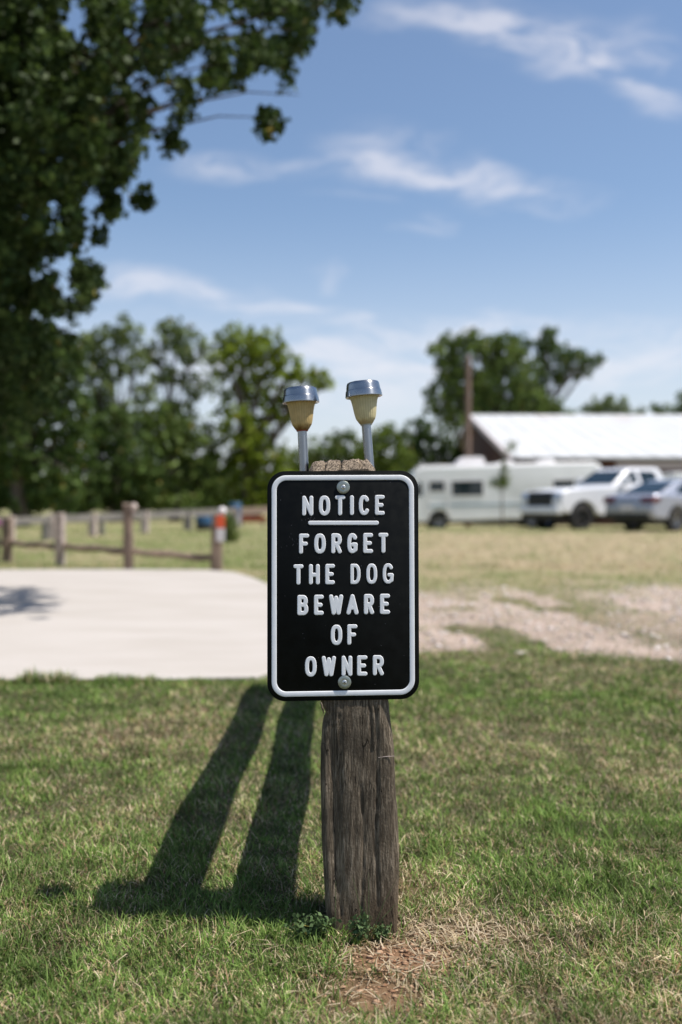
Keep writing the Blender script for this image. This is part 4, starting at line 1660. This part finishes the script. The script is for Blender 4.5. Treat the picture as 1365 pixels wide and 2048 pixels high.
GLY = {
    'N': [[(0, 0), (0, 1)], [(0, 1), (1, 0)], [(1, 0), (1, 1)]],
    'O': [ell(.5, .5, .5, .5, 0, 360, 32, 2.5)],
    'T': [[(0, 1), (1, 1)], [(.5, 1), (.5, 0)]],
    'I': [[(.5, 0), (.5, 1)]],
    'C': [ell(.5, .5, .5, .5, 38, 322, 28, 2.4)],
    'E': [[(0, 0), (0, 1)], [(0, 1), (1, 1)], [(0, .5), (.8, .5)], [(0, 0), (1, 0)]],
    'F': [[(0, 0), (0, 1)], [(0, 1), (1, 1)], [(0, .5), (.78, .5)]],
    'R': [[(0, 0), (0, 1)], [(0, 1), (.55, 1)] + ell(.55, .74, .45, .26, 90, -90, 12)[1:] + [(0, .48)], [(.5, .46), (1, 0)]],
    'G': [ell(.5, .5, .5, .5, 40, 300, 26, 2.4) + [(.95, .1), (1, .42)], [(.62, .42), (1, .42)]],
    'H': [[(0, 0), (0, 1)], [(1, 0), (1, 1)], [(0, .47), (1, .47)]],
    'D': [[(0, 0), (0, 1), (.4, 1)] + ell(.4, .5, .6, .5, 90, -90, 18)[1:] + [(0, 0)]],
    'B': [[(0, 0), (0, 1), (.5, 1)] + ell(.5, .76, .42, .24, 90, -90, 10)[1:] + [(0, .52)], [(.5, .52)] + ell(.5, .26, .5, .26, 90, -90, 10)[1:] + [(0, 0)]],
    'W': [[(0, 1), (.26, 0)], [(.26, 0), (.5, .92)], [(.5, .92), (.74, 0)], [(.74, 0), (1, 1)]],
    'A': [[(0, 0), (.5, 1)], [(.5, 1), (1, 0)], [(.2, .30), (.8, .30)]],
    '_': [[(0, .5), (1, .5)]],
}


def emboss(name, ch, px0, px1, py0, py1, rpx, hgt=.0008):
    """raised letter: height field over the signed distance of its strokes"""
    x0, z1 = S(px0, py0)
    x1, z0 = S(px1, py1)
    r = rpx / PXM
    w_, h_ = (x1 - x0) - 2 * r, (z1 - z0) - 2 * r
    segs = []
    for st in GLY[ch]:
        for a, b in zip(st[:-1], st[1:]):
            segs.append((x0 + r + a[0] * w_, z0 + r + a[1] * h_, x0 + r + b[0] * w_, z0 + r + b[1] * h_))
    if ch == '_':
        segs = [(x0 + r, (z0 + z1) / 2, x1 - r, (z0 + z1) / 2)]
    g = .00055
    xs_ = np.arange(x0 - 2 * g, x1 + 3 * g, g)
    zs2 = np.arange(z0 - 2 * g, z1 + 3 * g, g)
    X, Z = np.meshgrid(xs_, zs2)
    acc = np.zeros_like(X)
    kk = .0007
    dmin = np.full_like(X, 9.0)
    for (ax, az, bx, bz) in segs:
        vx, vz = bx - ax, bz - az
        t = np.clip(((X - ax) * vx + (Z - az) * vz) / (vx * vx + vz * vz + 1e-12), 0, 1)
        dd = np.hypot(X - ax - t * vx, Z - az - t * vz)
        dmin = np.minimum(dmin, dd)
    d = dmin - r
    # soften inner corners by a small blur
    for _ in range(2):
        q = np.pad(d, 1, mode='edge')
        d = (q[1:-1, 1:-1] * 4 + q[:-2, 1:-1] + q[2:, 1:-1] + q[1:-1, :-2] + q[1:-1, 2:]) / 8
    gz_, gx_ = np.gradient(d, g)
    nz, nx_ = d.shape
    ins = d < 0
    cellin = ins[:-1, :-1] | ins[1:, :-1] | ins[:-1, 1:] | ins[1:, 1:]
    ln = np.hypot(gx_, gz_) + 1e-9
    push = np.where(d > 0, np.minimum(d, 1.6 * g), 0)
    X2 = X - gx_ / ln * push
    Z2 = Z - gz_ / ln * push
    depth = np.clip(-d, 0, None)
    wd = min(.0017, r * .5)
    tt = np.clip(depth / wd, 0, 1)
    Y = -(hgt * np.sqrt(1 - (1 - tt) ** 2))
    Y = np.where(d >= 0, .0004, Y)
    idx = np.arange(nz * nx_).reshape(nz, nx_)
    q = np.stack([idx[:-1, :-1][cellin], idx[:-1, 1:][cellin], idx[1:, 1:][cellin], idx[1:, :-1][cellin]], 1)
    used = np.unique(q)
    remap = -np.ones(nz * nx_, int)
    remap[used] = np.arange(len(used))
    vv = np.stack([X2.ravel()[used], Y.ravel()[used], Z2.ravel()[used]], 1)
    me = mesh_np(name, vv, remap[q], True)
    return link(name, me, M['white_paint'], sg)


ROWS = [
    ('NOTICE', [(604.2, 626.8), (637.6, 660.8), (670.2, 691), (700.2, 708.4), (718, 740), (750.4, 770.4)], 990.3, 1030.6, -.7, 4.3),
    ('FORGET', [(598, 618.6), (628.4, 651.9), (662.7, 684), (694.7, 716), (726.7, 746.8), (757.3, 777.4)], 1066.6, 1107.0, -.8, 4.4),
    ('THEDOG', [(587, 607.4), (618, 640), (650.8, 670.2), (701, 721.6), (732.8, 755), (765.6, 788)], 1127.8, 1168.6, -1.0, 4.3),
    ('BEWARE', [(595, 617.2), (628.4, 648), (658.4, 687), (693.2, 717.4), (728, 748.6), (760, 780.4)], 1188.8, 1229.2, -1.2, 4.5),
    ('OF', [(661.8, 685), (694.7, 715.2)], 1248.6, 1289.2, -.3, 4.3),
    ('OWNER', [(610.6, 634), (644, 672.4), (683.4, 705), (714.2, 735), (745.6, 767.6)], 1310.4, 1350.6, -1.2, 4.3),
]
for text, spans, y0, y1, tilt, rp in ROWS:
    for i, (ch, (a, b)) in enumerate(zip(text, spans)):
        t = (i / max(1, len(text) - 1) - .5) * 2
        o = emboss('letter', ch, a, b, y0 + t * tilt, y1 + t * tilt, rp - .25 - (.5 if text == 'THEDOG' and i > 2 else 0))
        o['label'] = 'white raised letter ' + ch
o = emboss('underline', '_', 616.2, 758.6, 1041.3, 1050.2, 4.3)

for (px, py) in ((687, 974), (689.6, 1362.4)):
    x, z = S(px, py)
    mb = MB()
    r_ = 13.1 / PXM
    mb.lathe([(r_, 0.0), (r_, .0012), (r_ * .97, .0015), (r_ * .5, .0016), (r_ * .36, .0013), (.001, .0012)], 40)
    wsh = mb.build('washer', M['zinc'], sg, smooth=True)
    wsh.rotation_euler = (R(90), 0, 0)
    wsh.location = (x, -.0002 if py < 1100 else -.0016, z)
    mb = MB()
    r2 = 4.7 / PXM
    mb.lathe([(r2, .0010), (r2, .0022), (r2 * .8, .0029), (.0012, .0032), (.0001, .0032)], 24)
    sc_w = mb.build('screw', M['screw'], wsh, smooth=True)
    mb = MB()
    L = r2 * .62
    for a in (35, 125):
        ca, sa = math.cos(R(a)), math.sin(R(a))
        hw = .00045
        zf = .0032 + (.0002 if a == 35 else .00035)
        mb.add([(L * ca - hw * sa, L * sa + hw * ca, zf), (L * ca + hw * sa, L * sa - hw * ca, zf), (-L * ca + hw * sa, -L * sa - hw * ca, zf), (-L * ca - hw * sa, -L * sa + hw * ca, zf),
                (L * ca - hw * sa, L * sa + hw * ca, zf - .001), (L * ca + hw * sa, L * sa - hw * ca, zf - .001), (-L * ca + hw * sa, -L * sa - hw * ca, zf - .001), (-L * ca - hw * sa, -L * sa + hw * ca, zf - .001)],
               [(0, 1, 2, 3), (0, 4, 5, 1), (1, 5, 6, 2), (2, 6, 7, 3), (3, 7, 4, 0)])
    mb.build('screw_slot', M['dark_slot'], wsh)
# dust specks and chips on the black paint
mb = MB()
for k in range(70):
    x, z = random.uniform(XL + .022, XR - .022), random.uniform(ZB + .022, ZT - .022)
    if random.random() < .35:
        x, z = S(595 + random.gauss(0, 8), 1084 + random.gauss(0, 8)) if random.random() < .5 else S(622 + random.gauss(0, 6), 1038 + random.gauss(0, 3))
    r_ = random.uniform(.00018, .0005)
    a = random.random() * 3
    mb.add([(x + r_ * math.cos(a + q * 1.257) * (1 + .5 * (q == 1)), -.00025, z + r_ * math.sin(a + q * 1.257)) for q in range(5)], [(0, 1, 2, 3, 4)])
o = mb.build('paint_specks', M['greyplastic'], sg)
o['kind'] = 'stuff'


# ------------------------------------------------------------------ solar lamps
def solar_lamp(p_base, p_neck, p_top, d, shade_key, label, fwd):
    """pixels of stake at sign top, of the neck below the shade and of the cap top"""
    a, b = P(*p_base, d), P(*p_neck, d)
    c = P(*p_top, d)
    root = empty('solar_lamp', tuple(b))
    tag(root, label, 'garden lamp', 'solar garden lamps fixed behind the sign')
    u = F / d
    ax = (c - b).normalized()
    ax = (ax + Vector((0, fwd, 0))).normalized()
    q = Vector((0, 0, 1)).rotation_difference(ax)
    # stake
    mb = MB()
    dr = (a - b)
    low = dr * (1 + .34 / dr.length)
    mb.tube([ax * .002, dr * .3, dr * .8, low], 9.4 / u, 24)
    mb.build('stake', M['steel'], root, smooth=True)
    # bell shade with ribs
    H = 57.5 / u
    prof = [(11.4, 0), (13.0, .03), (15.2, .09), (18.9, .20), (20.3, .29), (21.4, .39), (22.7, .54), (24.0, .70), (25.6, .83), (27.2, .91), (29.0, .97), (30.2, 1.0)]
    fine = []
    for i in range(len(prof) - 1):
        for k in range(3):
            t = k / 3
            fine.append(((prof[i][0] * (1 - t) + prof[i + 1][0] * t) / u, (prof[i][1] * (1 - t) + prof[i + 1][1] * t) * H))
    fine.append((30.4 / u, H))
    mb = MB()
    mb.lathe(fine, 176, lambda th, i: 1 + .030 * abs(math.cos(th * 15)) * min(1, i / 8))
    sh = mb.build('shade', M[shade_key], root, smooth='all')
    sh.rotation_mode = 'QUATERNION'
    sh.rotation_quaternion = q
    # brown ring where stake enters
    mb = MB()
    mb.lathe([(8.0 / u, -1.6 / u), (11.6 / u, -1.6 / u), (11.8 / u, .6 / u), (8.0 / u, .6 / u), (8.0 / u, -1.6 / u)], 28)
    rg = mb.build('collar', M['rust' if shade_key == 'shade_a' else 'zinc'], root, smooth=True)
    rg.rotation_mode = 'QUATERNION'
    rg.rotation_quaternion = q
    # cap
    z0 = H - 2.5 / u
    cp = [(30.6, 2.2), (36.0, 0), (36.9, .3), (37.1, 1.4), (36.9, 3.0), (35.7, 11.8), (35.4, 13.0), (34.7, 13.5), (34.4, 14.6), (33.3, 23.0), (32.6, 26.6), (31.4, 29.0), (29.0, 30.3), (25.0, 30.9), (15, 31.3), (.05, 31.4)]
    mb = MB()
    mb.lathe([(r_ / u, z0 + z_ / u) for r_, z_ in cp], 72)
    mb.lathe([(30.6 / u, z0 + 2.2 / u), (20 / u, z0 + 3.2 / u), (.05 / u, z0 + 3.4 / u)], 72)
    ca = mb.build('cap', M['steel'], root, smooth=True)
    ca.rotation_mode = 'QUATERNION'
    ca.rotation_quaternion = q
    mb = MB()
    w_ = 16 / u
    mb.box((-w_, -w_, z0 + 31.0 / u), (w_, w_, z0 + 31.9 / u))
    pn = mb.build('solar_cell', M['glass'], ca)
    return root


LD = 2.142
solar_lamp((608.5, 940), (605.0, 861), (601.0, 776), LD, 'shade_a', 'solar garden lamp with darker brown-stained shade, the lower lamp on the left', .03)
solar_lamp((740.0, 940), (733.0, 849), (726.0, 766), LD, 'shade_b', 'solar garden lamp with paler yellow shade, the higher lamp on the right', .03)


# ------------------------------------------------------------------ grass
def blades(n, x, y, hgt, wid, cols, lean, tilt_sd=.5):
    z = gz(x, y)
    az = rng.random(n) * 2 * np.pi
    dirx, diry = np.cos(az), np.sin(az)
    sx_, sy_ = -np.sin(az + rng.normal(size=n) * .5), np.cos(az + rng.normal(size=n) * .5)
    l1 = lean * (.25 + .35 * rng.random(n))
    l2 = lean * (.9 + .5 * rng.random(n))
    h1 = hgt * .55
    base = np.stack([x, y, z - .004], 1)
    side = np.stack([sx_, sy_, np.zeros(n)], 1) * (wid * .5)[:, None]
    mid = base + np.stack([dirx * l1 * hgt, diry * l1 * hgt, h1 * np.sqrt(np.clip(1 - (l1 * .8) ** 2, .05, 1))], 1)
    tip = base + np.stack([dirx * l2 * hgt, diry * l2 * hgt, hgt * np.sqrt(np.clip(1 - (l2 * .62) ** 2, .04, 1))], 1)
    v = np.stack([base - side, base + side, mid + side * .85, mid - side * .85, tip], 1).reshape(-1, 3)
    b = np.arange(n) * 5
    tris = np.concatenate([np.stack([b, b + 1, b + 2], 1), np.stack([b, b + 2, b + 3], 1), np.stack([b + 3, b + 2, b + 4], 1)])
    c = np.repeat(cols, 5, axis=0)
    return v, tris, c


def blade_cols(n, dry, soilish=0):
    t = rng.random(n)
    g0, g1 = np.array((0.060, 0.125, 0.018)), np.array((0.205, 0.290, 0.068))
    col = g0 + (g1 - g0) * t[:, None]
    isdry = rng.random(n) < dry
    s0, s1 = np.array((0.34, 0.25, 0.12)), np.array((0.60, 0.50, 0.34))
    sc = s0 + (s1 - s0) * rng.random(n)[:, None]
    brown = rng.random(n) < .22
    sc[brown] *= np.array((.52, .42, .36))
    col[isdry] = sc[isdry]
    return col, isdry


parts = []


def field(n, ymin, ymax, pw, xlim, hfun, wfun, denskeep, lean=(.35, .9)):
    # sample distance with density ~ y^-pw inside the view wedge
    uu = rng.random(n)
    if abs(pw - 1) < 1e-6:
        y = ymin * (ymax / ymin) ** uu
    else:
        k = 1 - pw
        y = (ymin ** k + uu * (ymax ** k - ymin ** k)) ** (1 / k)
    x = (rng.random(n) * 2 - 1) * (y * .36 + xlim)
    keep = denskeep(x, y)
    x, y = x[keep], y[keep]
    m_ = len(x)
    dr = dryness(x, y)
    bb, gg = bare(x, y)
    col, isdry = blade_cols(m_, np.clip(dr * 1.15 - .19 + bb * .35, .06, .93))
    hh = hfun(x, y) * (.55 + .8 * rng.random(m_))
    ww = wfun(x, y) * (.7 + .6 * rng.random(m_))
    le = lean[0] + (lean[1] - lean[0]) * rng.random(m_)
    le[isdry] = le[isdry] * 1.25 + .15
    hh[isdry] *= .85
    cl_ = fbm(x * 11, y * 11, 91, 3)
    col *= np.clip(.25 + 1.5 * cl_, .4, 1.5)[:, None]
    hh *= .55 + .9 * fbm(x * 14, y * 14, 95, 2)
    parts.append(blades(m_, x, y, hh, ww, col, le))


def outside_post(x, y):
    return ~((x > -.042) & (x < .118) & (y > PD - .004) & (y < PB + .004))


def keep_lawn(x, y):
    bb, gg = bare(x, y)
    cl_ = fbm(x * 9, y * 9, 101, 3)
    k = rng.random(len(x)) > np.clip(bb * 1.7, 0, .985)
    k &= rng.random(len(x)) < (.45 + .75 * cl_)
    k &= outside_post(x, y)
    k &= ~in_poly(x, y, PAD)
    return k


# main lawn
field(520000, 1.05, 6.2, 1.45, .75, lambda x, y: .019 + .014 * fbm(x * 3, y * 3, 7, 3), lambda x, y: .0021 * np.maximum(1, y / 2.6), keep_lawn)
# longer, loose blades in the foreground
field(20000, 1.10, 2.6, 1.0, .6, lambda x, y: .045 + 0 * x, lambda x, y: .0023 + 0 * x, lambda x, y: keep_lawn(x, y) & (fbm(x * 5, y * 5, 5, 3) > .52), (.4, 1.1))


def keep_far(x, y):
    bb, gg = bare(x, y)
    return (rng.random(len(x)) > bb * .97) & ~in_poly(x, y, PAD)


field(80000, 5.6, 14, 1.3, 1.6, lambda x, y: .034 + 0 * x, lambda x, y: .0045 * y / 8, keep_far)
field(50000, 13, 36, 1.2, 1.0, lambda x, y: .045 + 0 * x, lambda x, y: .011 * y / 20, keep_far)
# grass that hangs over the near edge of the concrete
n = 5000
ex_ = rng.uniform(-2.6, -.25, n)
ey_ = 4.80 + rng.normal(size=n) * .03
col, isd = blade_cols(n, np.full(n, .25))
clump_ = fbm(ex_ * 6, ey_ * 0, 15, 3)
parts.append(blades(n, ex_, ey_, (.02 + .08 * np.clip(clump_ - .42, 0, 1) * 2.2) * (.6 + .8 * rng.random(n)), np.full(n, .004), col, .3 + .5 * rng.random(n)))
# dark grass patch by the sign's left edge at the pad corner
off_ = 0
V, T, C = [], [], []
for v_, t_, c_ in parts:
    V.append(v_)
    T.append(t_ + off_)
    C.append(c_)
    off_ += len(v_)
me = mesh_np('lawn_grass', np.concatenate(V), np.concatenate(T), False, np.concatenate(C))
tag(link('lawn_grass', me, M['blade']), 'short mown lawn of mixed green and straw dry grass', 'grass', kind='stuff')

# dry straw lying on the soil beside the post
n = 700
sx1 = np.concatenate([rng.normal(.22, .09, n // 2), rng.normal(.10, .13, n // 2)])
sy1 = np.concatenate([rng.normal(2.02, .05, n // 2), rng.normal(1.90, .11, n // 2)])
ok = outside_post(sx1, sy1)
sx1, sy1 = sx1[ok], sy1[ok]
n = len(sx1)
az = rng.random(n) * 6.28
L = .008 + .018 * rng.random(n) ** 2
ca, sa = np.cos(az), np.sin(az)
zz = gz(sx1, sy1) + .002 + .008 * rng.random(n)
wv = .0008 + .0006 * rng.random(n)
p0 = np.stack([sx1 - ca * L, sy1 - sa * L, zz], 1)
p1 = np.stack([sx1 + ca * L, sy1 + sa * L, zz + rng.normal(size=n) * .006], 1)
pm = (p0 + p1) / 2 + np.stack([-sa, ca, np.full(n, .5)], 1) * (rng.normal(size=n) * .004)[:, None]
sd = np.stack([-sa, ca, np.zeros(n)], 1) * wv[:, None]
v_ = np.stack([p0 - sd, p0 + sd, pm + sd, pm - sd, p1 + sd * .5, p1 - sd * .5], 1).reshape(-1, 3)
b = np.arange(n) * 6
q_ = np.concatenate([np.stack([b, b + 1, b + 2, b + 3], 1), np.stack([b + 3, b + 2, b + 4, b + 5], 1)])
cs_ = np.array((0.28, 0.21, 0.13)) + (np.array((0.52, 0.43, 0.30)) - np.array((0.28, 0.21, 0.13))) * rng.random(n)[:, None]
me = mesh_np('straw', v_, q_, False, np.repeat(cs_, 6, axis=0))
tag(link('straw_litter', me, M['blade']), 'pale dry straw lying on the bare soil by the post', 'straw', kind='stuff')


# stones and clods
def stones(name, x, y, r, cols):
    n = len(x)
    octv = np.array([(1, 0, 0), (-1, 0, 0), (0, 1, 0), (0, -1, 0), (0, 0, 1), (0, 0, -1), (.6, .6, .5), (-.6, .6, .45), (-.6, -.6, .5), (.6, -.6, .45)], float)
    f8 = np.array([(4, 6, 7), (4, 7, 8), (4, 8, 9), (4, 9, 6), (0, 2, 6), (2, 1, 7), (1, 3, 8), (3, 0, 9), (6, 2, 7), (7, 1, 8), (8, 3, 9), (9, 0, 6), (0, 5, 2), (2, 5, 1), (1, 5, 3), (3, 5, 0)])
    jit = 1 + .25 * rng.normal(size=(n, 10, 1))
    vv = octv[None] * jit
    a = rng.random(n) * 6.28
    ca, sa = np.cos(a)[:, None], np.sin(a)[:, None]
    vx = (vv[:, :, 0] * ca - vv[:, :, 1] * sa) * r[:, None]
    vy = (vv[:, :, 0] * sa + vv[:, :, 1] * ca) * r[:, None] * .8
    vz = vv[:, :, 2] * r[:, None] * .5
    z = gz(x, y)
    V = np.stack([vx + x[:, None], vy + y[:, None], vz + z[:, None] + (r * .15)[:, None]], 2).reshape(-1, 3)
    Fc = (f8[None] + (np.arange(n) * 10)[:, None, None]).reshape(-1, 3)
    return mesh_np(name, V, Fc, False, np.repeat(cols, 10, axis=0))


n = 9000
x = rng.uniform(.2, 5.5, n)
y = rng.uniform(5.2, 11.5, n)
bb, gg = bare(x, y)
k = (rng.random(n) < gg) & ~in_poly(x, y, PAD)
x, y = x[k], y[k]
r_ = .006 + .022 * rng.random(len(x)) ** 4
c = np.array((0.42, 0.34, 0.29)) + (np.array((0.66, 0.60, 0.56)) - np.array((0.42, 0.34, 0.29))) * rng.random(len(x))[:, None]
tag(link('gravel', stones('gravel', x, y, r_, c), M['stone']), 'loose pale pinkish gravel on the bare drive at the right', 'gravel', kind='stuff')
n = 600
x = rng.normal(.09, .10, n)
y = rng.normal(1.90, .08, n)
k = outside_post(x, y)
x, y = x[k], y[k]
r_ = .002 + .006 * rng.random(len(x)) ** 2
c = np.array((0.22, 0.115, 0.062)) + (np.array((0.40, 0.26, 0.165)) - np.array((0.22, 0.115, 0.062))) * rng.random(len(x))[:, None]
tag(link('soil_clods', stones('soil_clods', x, y, r_, c), M['stone']), 'small reddish soil clods in front of the post', 'soil', kind='stuff')


# ------------------------------------------------------------------ weeds at the foot of the post
def weed(px, py, d, label, n_st, hgt, spread, leaf):
    x = (px - CX) / F * d
    root = empty('weed', (x, d, gzf(x, d)))
    tag(root, label, 'weed', 'small weeds at the foot of the post')
    st = MB()
    ctr, siz = [], []
    for k in range(n_st):
        a = random.random() * 6.28
        h = hgt * random.uniform(.5, 1)
        e = Vector((math.cos(a) * spread * random.random(), math.sin(a) * spread * .5 * random.random(), h))
        m_ = Vector((e.x * .35, e.y * .35, h * .55))
        st.tube([(0, 0, -.005), m_, e], [.0011, .0009, .0005], 5)
        for j in range(9):
            t = .25 + .75 * j / 8
            q = (Vector((0, 0, 0)).lerp(m_, t * 2) if t < .5 else m_.lerp(e, t * 2 - 1))
            for s_ in range(3):
                ctr.append(q + Vector((random.gauss(0, .006), random.gauss(0, .006), random.gauss(0, .003))))
                siz.append(leaf * random.uniform(.6, 1.15))
    st.build('stem', M['weedstem'], root)
    n = len(ctr)
    o = link('leaves', leaf_mesh('weed_leaves', np.array([tuple(q) for q in ctr]), np.array(siz), leafcols(n, (0.055, 0.10, 0.035), (0.13, 0.185, 0.075), .02), 0, .75), M['blade'], root)
    o['kind'] = 'stuff'
    return root


M['weedstem'] = simple('weed_stem', (0.10, 0.13, 0.045), .7)
weed(612, 1862, 2.00, 'leafy clover-like weed left of the post foot', 12, .055, .050, .012)
weed(640, 1858, 2.01, 'small leafy weed touching the left corner of the post foot', 8, .050, .030, .011)
weed(722, 1872, 1.995, 'taller sprig of weed in front of the middle of the post', 6, .065, .022, .011)
weed(768, 1868, 2.0, 'little weed at the right front of the post foot', 5, .035, .03, .010)
# tall wild grass stems in front of the post
tuft = empty('grass_tuft', ((738 - CX) / F * 1.998, 1.998, 0))
tag(tuft, 'thin upright green grass stems crossing the front of the post foot', 'grass tuft')
for (tx, ty, bow) in ((706, 1755, .0), (738, 1745, 0), (800, 1746, .012), (794, 1806, .01), (730, 1790, 0), (672, 1762, .0)):
    e = P(tx, ty, 1.99) - tuft.location
    mb = MB()
    s_ = Vector((0, 0, -.005)) if tx > 680 else Vector((-.068, 0, -.005))
    m_ = s_.lerp(e, .5) + Vector((0, -.003, bow))
    mb.tube([s_, m_, e], [.0009, .0008, .0003], 5)
    mb.build('stem', M['weedstem'], tuft)
